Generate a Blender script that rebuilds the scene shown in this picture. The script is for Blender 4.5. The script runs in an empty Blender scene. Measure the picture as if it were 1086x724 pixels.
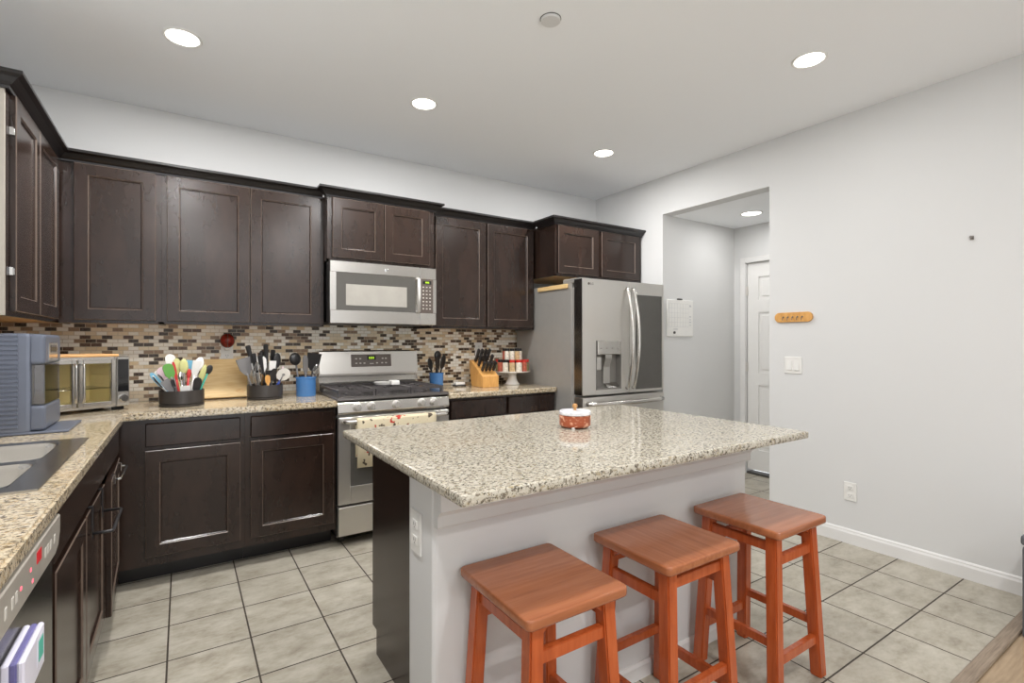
import bpy, bmesh, math, random
from mathutils import Vector, Matrix
random.seed(7)
C = bpy.context.scene.collection
SC = bpy.context.scene
PI = math.pi

# ------------------------------------------------------------------ camera
CAM_H = 1.28
cd = bpy.data.cameras.new('camera')
cam = bpy.data.objects.new('camera', cd)
C.objects.link(cam)
cam.location = (0, 0, CAM_H)
cam.rotation_euler = (PI / 2, 0, -math.radians(33.13))
cd.sensor_width = 36.0
cd.lens = 535.2 / 1086 * 36.0
cd.clip_start = 0.02
SC.camera = cam

# ------------------------------------------------------------------ light
SC.view_settings.view_transform = 'Standard'
SC.view_settings.look = 'None'
SC.view_settings.gamma = 1.0
SC.view_settings.use_curve_mapping = False
SC.view_settings.exposure = 0.8
SC.cycles.use_denoising = True
SC.cycles.max_bounces = 10
SC.cycles.diffuse_bounces = 6
SC.cycles.sample_clamp_indirect = 6.0

W = bpy.data.worlds.new('daylight')
SC.world = W
W.use_nodes = True
_bg = W.node_tree.nodes['Background']     # daylight from the open living side and the sink window:
_tc = W.node_tree.nodes.new('ShaderNodeTexCoord')   # pale sky above, lower half brightened to light the ceiling
_sx = W.node_tree.nodes.new('ShaderNodeSeparateXYZ')
_rp = W.node_tree.nodes.new('ShaderNodeValToRGB')
_mr = W.node_tree.nodes.new('ShaderNodeMapRange')
_mr.inputs['From Min'].default_value = -0.4
_mr.inputs['From Max'].default_value = 0.4
_rp.color_ramp.elements[0].position = 0.3
_rp.color_ramp.elements[0].color = (0.93, 0.97, 1.0, 1)
_rp.color_ramp.elements[1].position = 0.7
_rp.color_ramp.elements[1].color = (0.25, 0.25, 0.255, 1)
W.node_tree.links.new(_tc.outputs['Generated'], _sx.inputs[0])
W.node_tree.links.new(_sx.outputs[2], _mr.inputs['Value'])
W.node_tree.links.new(_mr.outputs[0], _rp.inputs[0])
W.node_tree.links.new(_rp.outputs[0], _bg.inputs[0])
_bg.inputs[1].default_value = 1.7

LAMP_W = 8.5


def disk_light(name, loc, power, size=0.13, parent=None, color=(1.0, 0.99, 0.985), spread=PI):
    l = bpy.data.lights.new(name, 'AREA')
    l.shape = 'DISK'
    l.size = size
    l.energy = power
    l.color = color
    l.spread = spread
    o = bpy.data.objects.new(name, l)
    C.objects.link(o)
    if parent:
        o.parent = parent
    o.location = loc
    return o


# ceiling lamps of the room that hang behind and above the camera
for lx, ly in ((0.0, 1.34), (1.235, 1.34), (0.0, -0.35), (1.235, -0.35), (0.4, -1.9), (1.5, -1.9)):
    disk_light('room_lamp', (lx, ly, 2.71), LAMP_W * (1.0 if ly > 0 else 1.4))

# ------------------------------------------------------------------ node helpers


def s2l(c):
    c = c / 255.0
    return c / 12.92 if c <= 0.04045 else ((c + 0.055) / 1.055) ** 2.4


def rgb(r, g, b):
    return (s2l(r), s2l(g), s2l(b), 1.0)


class NM:
    def __init__(self, name, col=(0.5, 0.5, 0.5, 1), rough=0.5, metal=0.0, spec=0.5, coat=0.0):
        self.m = bpy.data.materials.new(name)
        self.m.use_nodes = True
        self.t = self.m.node_tree
        self.b = self.t.nodes['Principled BSDF']
        self.set('Base Color', col)
        self.set('Roughness', rough)
        self.set('Metallic', metal)
        self.set('Specular IOR Level', spec)
        if coat:
            self.set('Coat Weight', coat)
            self.set('Coat Roughness', 0.12)

    def set(self, k, v):
        self.b.inputs[k].default_value = v

    def n(self, typ, **kw):
        nd = self.t.nodes.new(typ)
        for k, v in kw.items():
            setattr(nd, k, v)
        return nd

    def link(self, a, b):
        self.t.links.new(a, b)

    def coord(self):
        return self.n('ShaderNodeTexCoord').outputs['Object']

    def mapped(self, scale=(1, 1, 1), rot=(0, 0, 0), loc=(0, 0, 0)):
        mp = self.n('ShaderNodeMapping')
        mp.inputs['Scale'].default_value = scale
        mp.inputs['Rotation'].default_value = rot
        mp.inputs['Location'].default_value = loc
        self.link(self.coord(), mp.inputs['Vector'])
        return mp.outputs['Vector']

    def noise(self, vec, scale, detail=4, rough=0.55):
        nd = self.n('ShaderNodeTexNoise')
        nd.inputs['Scale'].default_value = scale
        nd.inputs['Detail'].default_value = detail
        nd.inputs['Roughness'].default_value = rough
        self.link(vec, nd.inputs['Vector'])
        return nd.outputs['Fac']

    def ramp(self, fac, stops, const=False):
        r = self.n('ShaderNodeValToRGB')
        if const:
            r.color_ramp.interpolation = 'CONSTANT'
        e = r.color_ramp.elements
        while len(e) < len(stops):
            e.new(0.5)
        for i, (p, c) in enumerate(stops):
            e[i].position = p
            e[i].color = c
        self.link(fac, r.inputs['Fac'])
        return r.outputs['Color']

    def mix(self, fac, a, b, typ='MIX'):
        m = self.n('ShaderNodeMix', data_type='RGBA', blend_type=typ)
        for sock, v in ((m.inputs[0], fac), (m.inputs[6], a), (m.inputs[7], b)):
            if isinstance(v, (int, float)):
                sock.default_value = v
            elif isinstance(v, tuple):
                sock.default_value = v
            else:
                self.link(v, sock)
        return m.outputs[2]

    def math(self, op, a, b=None):
        m = self.n('ShaderNodeMath', operation=op)
        for i, v in enumerate((a, b)):
            if v is None:
                continue
            if isinstance(v, (int, float)):
                m.inputs[i].default_value = v
            else:
                self.link(v, m.inputs[i])
        return m.outputs[0]

    def bump(self, h, strength=0.2, dist=0.002):
        b = self.n('ShaderNodeBump')
        b.inputs['Strength'].default_value = strength
        b.inputs['Distance'].default_value = dist
        self.link(h, b.inputs['Height'])
        self.link(b.outputs['Normal'], self.b.inputs['Normal'])

    def color(self, sock):
        self.link(sock, self.b.inputs['Base Color'])


MATS = {}


def plain(name, col, rough=0.5, metal=0.0, spec=0.5, coat=0.0, var=0.06, vscale=14):
    """procedural material: base colour with a faint noise mottling"""
    k = NM(name, col, rough, metal, spec, coat)
    v = k.noise(k.coord(), vscale, 3)
    dark = tuple(c * (1 - var) for c in col[:3]) + (1,)
    lite = tuple(min(1, c * (1 + var)) for c in col[:3]) + (1,)
    k.color(k.ramp(v, [(0.3, dark), (0.7, lite)]))
    MATS[name] = k.m
    return k.m


# painted walls and ceiling
k = NM('wall_paint', rgb(209, 209, 208), 0.75, spec=0.25)
k.bump(k.noise(k.coord(), 160, 3), 0.08, 0.001)
MATS['wall'] = k.m
k = NM('ceiling_paint', rgb(240, 242, 244), 0.85, spec=0.2)
k.bump(k.noise(k.coord(), 120, 3), 0.1, 0.001)
MATS['ceil'] = k.m
plain('trim_paint', rgb(220, 219, 217), 0.4, var=0.01)
plain('door_paint', rgb(226, 225, 222), 0.4, var=0.01)
plain('white_plastic', rgb(224, 223, 219), 0.35, var=0.02)
plain('slot_dark', rgb(70, 68, 65), 0.5)

# floor tiles: 0.2995 m squares with a dark grout
k = NM('floor_tile', rough=0.32, spec=0.45)
sep = k.n('ShaderNodeSeparateXYZ')
k.link(k.coord(), sep.inputs[0])
P = 0.2995


def groove(sock, off):
    f = k.math('FRACT', k.math('DIVIDE', k.math('SUBTRACT', sock, off), P))
    d = k.math('ABSOLUTE', k.math('SUBTRACT', f, 0.5))
    return k.math('GREATER_THAN', d, 0.5 - 0.0034 / P), k.math('FLOOR', k.math('DIVIDE', k.math('SUBTRACT', sock, off), P))


gx, ix = groove(sep.outputs[0], -0.052 - 10 * P)
gy, iy = groove(sep.outputs[1], 3.045 - 20 * P)
g = k.math('MAXIMUM', gx, gy)
cell = k.n('ShaderNodeCombineXYZ')
k.link(ix, cell.inputs[0])
k.link(iy, cell.inputs[1])
wn = k.n('ShaderNodeTexWhiteNoise', noise_dimensions='3D')
k.link(cell.outputs[0], wn.inputs['Vector'])
sh = k.n('ShaderNodeVectorMath', operation='ADD')
k.link(k.coord(), sh.inputs[0])
sc_ = k.n('ShaderNodeVectorMath', operation='SCALE')
k.link(wn.outputs['Color'], sc_.inputs[0])
sc_.inputs['Scale'].default_value = 7.0
k.link(sc_.outputs[0], sh.inputs[1])
mp = k.n('ShaderNodeMapping')
mp.inputs['Scale'].default_value = (1.0, 1.7, 1.0)
k.link(sh.outputs[0], mp.inputs['Vector'])
n1 = k.noise(mp.outputs[0], 7, 8, 0.66)
n2 = k.noise(mp.outputs[0], 38, 4, 0.6)
n3 = k.math('ADD', k.math('MULTIPLY', n1, 0.78), k.math('MULTIPLY', n2, 0.22))
tile = k.ramp(n3, [(0.30, rgb(130, 122, 107)), (0.46, rgb(163, 156, 141)), (0.56, rgb(176, 170, 156)), (0.74, rgb(193, 187, 174))])
tile = k.mix(k.math('MULTIPLY', wn.outputs['Value'], 0.12), tile, rgb(140, 132, 116))
k.color(k.mix(g, tile, rgb(62, 54, 46)))
k.bump(k.math('SUBTRACT', k.math('MULTIPLY', n3, 0.15), g), 0.5, 0.002)
rr = k.math('ADD', k.math('MULTIPLY', g, 0.5), 0.3)
k.link(rr, k.b.inputs['Roughness'])
MATS['tile'] = k.m

# wood-look plank floor beyond the threshold
k = NM('plank_floor', rough=0.45)
br = k.n('ShaderNodeTexBrick')
br.offset = 0.37
br.inputs['Scale'].default_value = 1.0
br.inputs['Brick Width'].default_value = 1.1
br.inputs['Row Height'].default_value = 0.16
br.inputs['Mortar Size'].default_value = 0.0025
br.inputs['Color1'].default_value = rgb(150, 128, 102)
br.inputs['Color2'].default_value = rgb(172, 150, 122)
br.inputs['Mortar'].default_value = rgb(84, 68, 52)
k.link(k.coord(), br.inputs['Vector'])
gr = k.noise(k.mapped((2, 22, 2)), 3, 6, 0.6)
k.color(k.mix(0.5, br.outputs['Color'], k.ramp(gr, [(0.3, rgb(118, 98, 76)), (0.7, rgb(182, 160, 132))])))
MATS['planks'] = k.m

# mosaic backsplash
k = NM('mosaic', rough=0.25, spec=0.3)
sep = k.n('ShaderNodeSeparateXYZ')
k.link(k.coord(), sep.inputs[0])
cmb = k.n('ShaderNodeCombineXYZ')
k.link(k.math('ADD', sep.outputs[0], k.math('MULTIPLY', sep.outputs[1], 0.97)), cmb.inputs[0])
k.link(sep.outputs[2], cmb.inputs[1])
br = k.n('ShaderNodeTexBrick')
br.offset = 0.5
br.inputs['Scale'].default_value = 1.0
br.inputs['Brick Width'].default_value = 0.0505
br.inputs['Row Height'].default_value = 0.0227
br.inputs['Mortar Size'].default_value = 0.0013
br.inputs['Mortar Smooth'].default_value = 0.05
br.inputs['Bias'].default_value = 0.0
br.inputs['Color1'].default_value = (0, 0, 0, 1)
br.inputs['Color2'].default_value = (1, 1, 1, 1)
br.inputs['Mortar'].default_value = (0, 0, 0, 1)
k.link(cmb.outputs[0], br.inputs['Vector'])
bw = k.n('ShaderNodeRGBToBW')
k.link(br.outputs['Color'], bw.inputs[0])
pal = k.ramp(bw.outputs[0], [(0.0, rgb(44, 28, 20)), (0.15, rgb(236, 220, 192)), (0.34, rgb(252, 247, 236)), (0.54, rgb(150, 124, 100)),
                             (0.68, rgb(224, 202, 164)), (0.80, rgb(250, 246, 236)), (0.93, rgb(84, 58, 44))], const=True)
mot = k.noise(k.coord(), 90, 3)
pal = k.mix(0.10, pal, k.ramp(mot, [(0.35, rgb(150, 120, 90)), (0.7, rgb(240, 230, 210))]))
k.color(k.mix(br.outputs['Fac'], pal, rgb(204, 190, 166)))
k.bump(k.math('SUBTRACT', 1.0, br.outputs['Fac']), 0.4, 0.001)
MATS['mosaic'] = k.m


def granite(name, base, gold, dark, goldpos):
    k = NM(name, rough=0.07, spec=0.5)
    co = k.mapped((1, 1, 1.0), rot=(0, 0, 0.5))
    st = k.mapped((1.0, 1.5, 1.2), rot=(0, 0, 0.55))
    big = k.noise(co, 9, 4)
    mid = k.noise(st, 60, 6, 0.66)
    fine = k.noise(st, 84, 6, 0.72)
    c = k.ramp(mid, [(0.36, gold), (goldpos, base), (0.60, base), (0.72, rgb(220, 217, 210))])
    c = k.mix(k.ramp(fine, [(0.41, (1, 1, 1, 1)), (0.46, (0, 0, 0, 1))]), c, dark)
    f3 = k.noise(k.mapped((1.2, 1.7, 1.2), rot=(0, 0, 0.55), loc=(3, 5, 1)), 64, 6, 0.7)
    c = k.mix(k.ramp(f3, [(0.40, (1, 1, 1, 1)), (0.47, (0, 0, 0, 1))]), c, rgb(104, 96, 86))
    c = k.mix(k.math('MULTIPLY', big, 0.25), c, gold)
    k.color(c)
    MATS[name] = k.m


granite('granite_cool', rgb(188, 183, 170), rgb(152, 138, 108), rgb(44, 41, 38), 0.45)
granite('granite_warm', rgb(208, 196, 172), rgb(172, 146, 104), rgb(70, 58, 46), 0.5)

# espresso cabinet lacquer
k = NM('espresso', rough=0.23, spec=0.5)
a = k.noise(k.mapped((3, 3, 1.2)), 3.2, 5, 0.6)
b_ = k.noise(k.mapped((30, 30, 2)), 5, 4, 0.6)
k.color(k.mix(0.06, k.ramp(a, [(0.25, rgb(31, 21, 16)), (0.75, rgb(50, 35, 28))]), k.ramp(b_, [(0.3, rgb(38, 29, 27)), (0.7, rgb(58, 46, 41))])))
MATS['espresso'] = k.m
plain('worn_edge_highlight', rgb(96, 82, 72), 0.3, var=0.12, vscale=30)  # door bevels: caught light painted in as lighter tone, browned by edge wear
plain('crown_lacquer', rgb(26, 23, 23), 0.3, spec=0.5)
plain('cab_black', rgb(24, 20, 19), 0.5)
plain('panel_cream', rgb(166, 159, 148), 0.5, var=0.03)
plain('maple', rgb(214, 176, 122), 0.45, var=0.08, vscale=9)

# metals
def brushed(name, col, rough, axis=(1.5, 1.5, 160), metal=1.0, amp=0.05):
    k = NM(name, col, rough, metal)
    n = k.noise(k.mapped(axis), 8, 3)
    k.link(k.math('ADD', k.math('MULTIPLY', n, amp), rough - amp / 2), k.b.inputs['Roughness'])
    lo = tuple(c * 0.975 for c in col[:3]) + (1,)
    k.color(k.ramp(n, [(0.3, lo), (0.7, col)]))
    MATS[name] = k.m


brushed('steel', rgb(206, 203, 198), 0.25)
brushed('steel_soft', rgb(220, 217, 212), 0.36)
brushed('steel_sink', rgb(186, 182, 175), 0.25, amp=0.0)
brushed('chrome', rgb(220, 220, 220), 0.14, amp=0.0)
brushed('steel_dark', rgb(120, 118, 116), 0.26)
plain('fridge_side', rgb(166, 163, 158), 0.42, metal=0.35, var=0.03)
plain('black_glass', rgb(26, 26, 28), 0.05, spec=0.6, var=0.02)
plain('smoke_glass', rgb(86, 84, 80), 0.08, spec=0.6, var=0.04)
plain('mesh_grey', rgb(164, 160, 152), 0.12, spec=0.6, var=0.05)
plain('black_plastic', rgb(38, 36, 36), 0.4)
plain('panel_grey', rgb(92, 82, 76), 0.3)
plain('iron', rgb(74, 70, 70), 0.34, spec=0.7)
plain('rubber', rgb(30, 29, 28), 0.7)
plain('enamel', rgb(108, 104, 102), 0.22, metal=0.6)
plain('button', rgb(196, 192, 184), 0.5)

# stool wood
k = NM('cherry_wood', rough=0.24, spec=0.5, coat=0.15)
gr = k.noise(k.mapped((24, 24, 2.4)), 2.2, 5, 0.6)
lg = k.noise(k.coord(), 3.0, 2)
c = k.ramp(gr, [(0.25, rgb(150, 66, 30)), (0.5, rgb(176, 84, 40)), (0.75, rgb(192, 100, 54))])
k.color(k.mix(k.math('MULTIPLY', lg, 0.3), c, rgb(160, 70, 36)))
MATS['cherry'] = k.m
k = NM('seat_wood', rough=0.14, spec=0.5, coat=0.1)
gr = k.noise(k.mapped((2.0, 24, 20)), 2.2, 5, 0.6)
k.color(k.ramp(gr, [(0.25, rgb(140, 82, 52)), (0.5, rgb(156, 95, 62)), (0.75, rgb(170, 108, 74))]))
MATS['seat'] = k.m


def wood(name, a, b, axis, rough=0.45):
    k = NM(name, rough=rough)
    gr = k.noise(k.mapped(axis), 4, 5, 0.6)
    k.color(k.ramp(gr, [(0.3, a), (0.7, b)]))
    MATS[name] = k.m


wood('pine', rgb(212, 176, 118), rgb(232, 204, 150), (2, 2, 20))
wood('honey', rgb(196, 140, 72), rgb(220, 168, 98), (14, 14, 3))
wood('bamboo', rgb(206, 150, 92), rgb(224, 178, 120), (3, 20, 3))
wood('threshold', rgb(116, 100, 84), rgb(156, 140, 122), (2, 30, 2))
plain('slate_plastic', rgb(106, 112, 126), 0.34, spec=0.5, metal=0.25, var=0.03)
plain('blue_glaze', rgb(74, 124, 182), 0.25, var=0.06)
plain('ceramic', rgb(232, 230, 226), 0.2, var=0.02)
plain('caddy_metal', rgb(66, 62, 60), 0.38, metal=0.3)
plain('nylon_black', rgb(38, 37, 38), 0.42)
plain('nylon_grey', rgb(118, 116, 116), 0.4)
plain('silicone_white', rgb(230, 228, 224), 0.5)
plain('silicone_green', rgb(98, 158, 74), 0.5)
plain('silicone_lime', rgb(208, 208, 142), 0.5)
plain('silicone_teal', rgb(64, 170, 150), 0.5)
plain('silicone_blue', rgb(112, 172, 200), 0.5)
plain('silicone_red', rgb(200, 54, 54), 0.5)
plain('silicone_pink', rgb(224, 196, 204), 0.5)
plain('deep_blue', rgb(44, 66, 140), 0.4)
plain('red_cap', rgb(196, 46, 36), 0.35)
plain('black_cap', rgb(30, 28, 28), 0.35)
plain('spice_pale', rgb(214, 206, 190), 0.3, var=0.25, vscale=60)
plain('spice_red', rgb(176, 92, 70), 0.3, var=0.3, vscale=50)
plain('spice_tan', rgb(188, 160, 120), 0.3, var=0.3, vscale=60)
plain('spice_green', rgb(132, 128, 92), 0.3, var=0.3, vscale=60)
plain('magnet_white', rgb(214, 212, 226), 0.3)
plain('magnet_violet', rgb(104, 100, 148), 0.4)
plain('knob_steel', rgb(206, 203, 198), 0.3, metal=0.5)
plain('recess_grey', rgb(128, 125, 120), 0.4, metal=0.2)
plain('silver_paint', rgb(168, 162, 152), 0.35, metal=0.2)
plain('bin_grey', rgb(84, 86, 90), 0.5)
plain('brass_wood', rgb(186, 138, 84), 0.35)
plain('pencil_grey', rgb(188, 188, 190), 0.8)
plain('nail', rgb(120, 114, 108), 0.4, metal=0.6)
k = NM('terracotta_foil', rough=0.35)
v = k.n('ShaderNodeTexVoronoi')
v.inputs['Scale'].default_value = 70
k.link(k.coord(), v.inputs['Vector'])
k.color(k.mix(k.ramp(k.noise(k.coord(), 55, 4), [(0.52, (0, 0, 0, 1)), (0.62, (1, 1, 1, 1))]), rgb(158, 78, 46), rgb(222, 170, 140)))
MATS['terracotta'] = k.m
k = NM('marble', rough=0.2)
k.color(k.ramp(k.noise(k.coord(), 14, 5, 0.7), [(0.42, rgb(206, 206, 210)), (0.55, rgb(236, 236, 238))]))
MATS['marble'] = k.m
k = NM('towel_print', rough=0.9, spec=0.1)
a = k.noise(k.mapped((1, 1, 1)), 26, 2)
b_ = k.noise(k.mapped((1, 1, 1), loc=(4, 2, 7)), 20, 2)
c = k.mix(k.ramp(a, [(0.62, (0, 0, 0, 1)), (0.64, (1, 1, 1, 1))]), rgb(206, 194, 166), rgb(84, 74, 64))
c = k.mix(k.ramp(b_, [(0.63, (0, 0, 0, 1)), (0.65, (1, 1, 1, 1))]), c, rgb(176, 62, 52))
k.color(c)
MATS['towel'] = k.m


def thin_glass(key, name, tint, clear):
    k = NM(name, tint, 0.05)
    tr = k.n('ShaderNodeBsdfTransparent')
    k.link(k.ramp(k.noise(k.coord(), 6, 2), [(0.3, tint), (0.7, tint)]), tr.inputs['Color'])
    gl = k.n('ShaderNodeBsdfGlossy')
    gl.inputs['Roughness'].default_value = 0.06
    mx = k.n('ShaderNodeMixShader')
    lw = k.n('ShaderNodeLayerWeight')
    lw.inputs['Blend'].default_value = clear
    k.link(lw.outputs['Fresnel'], mx.inputs[0])
    k.link(tr.outputs[0], mx.inputs[1])
    k.link(gl.outputs[0], mx.inputs[2])
    k.link(mx.outputs[0], k.t.nodes['Material Output'].inputs['Surface'])
    MATS[key] = k.m


thin_glass('clear', 'jug_plastic', rgb(222, 222, 228), 0.6)
thin_glass('oven_glass', 'oven_door_glass', rgb(254, 252, 246), 0.2)
plain('oven_inside_glow', rgb(255, 242, 200), 0.4)  # lining coloured bright gold in place of a warm interior glow


def emit(name, col, s):
    k = NM(name, col, 0.5)
    k.set('Emission Color', col)
    k.set('Emission Strength', s)
    k.color(k.ramp(k.noise(k.coord(), 5, 1), [(0.3, col), (0.7, col)]))
    MATS[name] = k.m


emit('lamp_lens', (1.0, 0.97, 0.92, 1), 3.0)
emit('green_digits', rgb(150, 190, 30), 0.55)
emit('red_digits', rgb(150, 12, 22), 0.5)
emit('red_led', rgb(255, 90, 110), 1.0)

# ------------------------------------------------------------------ mesh helpers


class MB:
    """collects shapes into one mesh"""

    def __init__(self):
        self.bm = bmesh.new()

    def _take(self, t, mi=0, smooth=False, M=None):
        vm = {}
        for v in t.verts:
            vm[v] = self.bm.verts.new(M @ v.co if M else v.co)
        for f in t.faces:
            try:
                nf = self.bm.faces.new([vm[v] for v in f.verts])
            except ValueError:
                continue
            nf.material_index = f.material_index or mi
            nf.smooth = smooth or f.smooth
        t.free()

    def box(self, x0, x1, y0, y1, z0, z1, bev=0.0, mi=0, M=None, seg=1):
        t = bmesh.new()
        bmesh.ops.create_cube(t, size=1)
        for v in t.verts:
            v.co = Vector(((x0 + x1) / 2 + v.co.x * (x1 - x0), (y0 + y1) / 2 + v.co.y * (y1 - y0), (z0 + z1) / 2 + v.co.z * (z1 - z0)))
        if bev:
            b = min(bev, abs(x1 - x0) * .45, abs(y1 - y0) * .45, abs(z1 - z0) * .45)
            bmesh.ops.bevel(t, geom=t.edges[:], offset=b, segments=seg, profile=0.6, affect='EDGES')
        self._take(t, mi, False, M)
        return self

    def poly(self, pts, axis, a, b, mi=0, M=None, bev=0.0, smooth=False):
        """prism: 2-D polygon extruded along axis from a to b"""
        t = bmesh.new()

        def P3(p, w):
            return {'x': (w, p[0], p[1]), 'y': (p[0], w, p[1]), 'z': (p[0], p[1], w)}[axis]
        lo = [t.verts.new(P3(p, a)) for p in pts]
        hi = [t.verts.new(P3(p, b)) for p in pts]
        n = len(pts)
        t.faces.new(lo)
        t.faces.new(hi[::-1])
        for i in range(n):
            f = t.faces.new((lo[i], lo[(i + 1) % n], hi[(i + 1) % n], hi[i]))
            f.smooth = smooth
        bmesh.ops.recalc_face_normals(t, faces=t.faces[:])
        if bev:
            bmesh.ops.bevel(t, geom=t.edges[:], offset=bev, segments=1, affect='EDGES')
        self._take(t, mi, False, M)
        return self

    def lathe(self, prof, c=(0, 0, 0), seg=24, mi=0, M=None, axis='z', sx=1.0, sy=1.0, ring=False):
        t = bmesh.new()
        rings = []
        for r, z in prof:
            if r < 1e-6:
                rings.append([t.verts.new((0, 0, z))])
            else:
                rings.append([t.verts.new((r * sx * math.cos(2 * PI * i / seg), r * sy * math.sin(2 * PI * i / seg), z)) for i in range(seg)])
        for A, B in list(zip(rings, rings[1:])) + ([(rings[-1], rings[0])] if ring else []):
            for i in range(seg):
                j = (i + 1) % seg
                if len(A) == 1 and len(B) == 1:
                    continue
                if len(A) == 1:
                    t.faces.new((A[0], B[j], B[i]))
                elif len(B) == 1:
                    t.faces.new((A[i], A[j], B[0]))
                else:
                    t.faces.new((A[i], A[j], B[j], B[i]))
        for R, rev in ((rings[0], True), (rings[-1], False)):
            if len(R) > 1 and not ring:
                t.faces.new(R[::-1] if rev else R)
        for f in t.faces:
            f.smooth = len(f.verts) <= 4
        bmesh.ops.recalc_face_normals(t, faces=t.faces[:])
        # keep silhouettes crisp: split at sharp profile corners
        bmesh.ops.split_edges(t, edges=[e for e in t.edges if len(e.link_faces) == 2 and e.calc_face_angle(0) > 0.6])
        R = {'z': Matrix(), 'y': Matrix.Rotation(PI / 2, 4, 'X'), 'x': Matrix.Rotation(PI / 2, 4, 'Y')}[axis]
        MM = Matrix.Translation(c) @ R
        self._take(t, mi, False, (M @ MM) if M else MM)
        return self

    def cyl(self, c, r, h, axis='z', seg=20, mi=0, M=None):
        return self.lathe([(0, 0), (r, 0), (r, h), (0, h)], c, seg, mi, M, axis)

    def tube(self, pts, r, seg=8, mi=0, M=None, flat=1.0, closed=False):
        pts = [Vector(p) for p in pts]
        t = bmesh.new()
        rings = []
        n = len(pts)
        rad = r if isinstance(r, (list, tuple)) else [r] * n
        up = None
        for i, p in enumerate(pts):
            a = pts[i - 1] if (i > 0 or closed) else p
            b = pts[(i + 1) % n] if (i < n - 1 or closed) else p
            d = (b - a).normalized()
            if up is None:
                up = Vector((0, 0, 1)) if abs(d.z) < 0.9 else Vector((1, 0, 0))
            s = d.cross(up).normalized()
            u = s.cross(d).normalized()
            up = u
            rings.append([t.verts.new(p + rad[i] * (math.cos(2 * PI * q / seg) * s + flat * math.sin(2 * PI * q / seg) * u)) for q in range(seg)])
        pairs = list(zip(rings, rings[1:])) + ([(rings[-1], rings[0])] if closed else [])
        for A, B in pairs:
            for q in range(seg):
                f = t.faces.new((A[q], A[(q + 1) % seg], B[(q + 1) % seg], B[q]))
                f.smooth = True
        if not closed:
            t.faces.new(rings[0][::-1])
            t.faces.new(rings[-1])
        bmesh.ops.recalc_face_normals(t, faces=t.faces[:])
        self._take(t, mi, False, M)
        return self

    def bar(self, p, q, w, h, mi=0, M=None, w2=None, h2=None, bev=0.0):
        """straight square bar from p to q (ends cut level when mostly vertical)"""
        p, q = Vector(p), Vector(q)
        t = bmesh.new()
        d = (q - p).normalized()
        if abs(d.z) > 0.7:
            s, u = Vector((1, 0, 0)), Vector((0, 1, 0))
        else:
            u = Vector((0, 0, 1))
            s = d.cross(u).normalized()
        w2 = w2 or w
        h2 = h2 or h
        A = [t.verts.new(p + s * (w / 2 * i) + u * (h / 2 * j)) for i, j in ((-1, -1), (1, -1), (1, 1), (-1, 1))]
        B = [t.verts.new(q + s * (w2 / 2 * i) + u * (h2 / 2 * j)) for i, j in ((-1, -1), (1, -1), (1, 1), (-1, 1))]
        t.faces.new(A)
        t.faces.new(B[::-1])
        for i in range(4):
            t.faces.new((A[i], A[(i + 1) % 4], B[(i + 1) % 4], B[i]))
        bmesh.ops.recalc_face_normals(t, faces=t.faces[:])
        if bev:
            bmesh.ops.bevel(t, geom=t.edges[:], offset=bev, segments=2, affect='EDGES')
        self._take(t, mi, False, M)
        return self

    def door(self, F, u0, u1, z0, z1, d0, d1, rail=0.058, mi=0, medge=1):
        """recessed-panel door; F maps (u, d, z) to space, d grows towards the room"""
        t = bmesh.new()

        def ring(ins, d):
            return [t.verts.new(F(u, d, z)) for u, z in ((u0 + ins, z0 + ins), (u1 - ins, z0 + ins), (u1 - ins, z1 - ins), (u0 + ins, z1 - ins))]
        R = [ring(0, d0), ring(0, d1 - 0.003), ring(0.0028, d1), ring(rail, d1), ring(rail + 0.004, d1 - 0.005), ring(rail + 0.007, d1 - 0.005), ring(rail + 0.011, d1 - 0.010)]
        mats = [mi, medge, mi, medge, mi, mi]
        for A, B, m in zip(R, R[1:], mats):
            for i in range(4):
                f = t.faces.new((A[i], A[(i + 1) % 4], B[(i + 1) % 4], B[i]))
                f.material_index = m
        t.faces.new(R[0][::-1]).material_index = mi
        t.faces.new(R[-1]).material_index = mi
        bmesh.ops.recalc_face_normals(t, faces=t.faces[:])
        self._take(t, 0)
        return self

    def sweep(self, path, prof, mi=0):
        """profile (out, z) swept along a plan polyline, mitred; out is to the right of travel"""
        t = bmesh.new()
        n = len(path)
        rings = []
        for i in range(n):
            p = Vector((path[i][0], path[i][1]))

            def nrm(a, b):
                d = (Vector(b) - Vector(a)).normalized()
                return Vector((d.y, -d.x))
            if i == 0:
                m = nrm(path[0], path[1])
            elif i == n - 1:
                m = nrm(path[-2], path[-1])
            else:
                n1, n2 = nrm(path[i - 1], path[i]), nrm(path[i], path[i + 1])
                m = (n1 + n2) / (1 + n1.dot(n2))
            rings.append([t.verts.new((p.x + m.x * o, p.y + m.y * o, z)) for o, z in prof])
        k_ = len(prof)
        for A, B in zip(rings, rings[1:]):
            for i in range(k_):
                t.faces.new((A[i], A[(i + 1) % k_], B[(i + 1) % k_], B[i]))
        t.faces.new(rings[0][::-1])
        t.faces.new(rings[-1])
        bmesh.ops.recalc_face_normals(t, faces=t.faces[:])
        self._take(t, mi)
        return self

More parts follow.
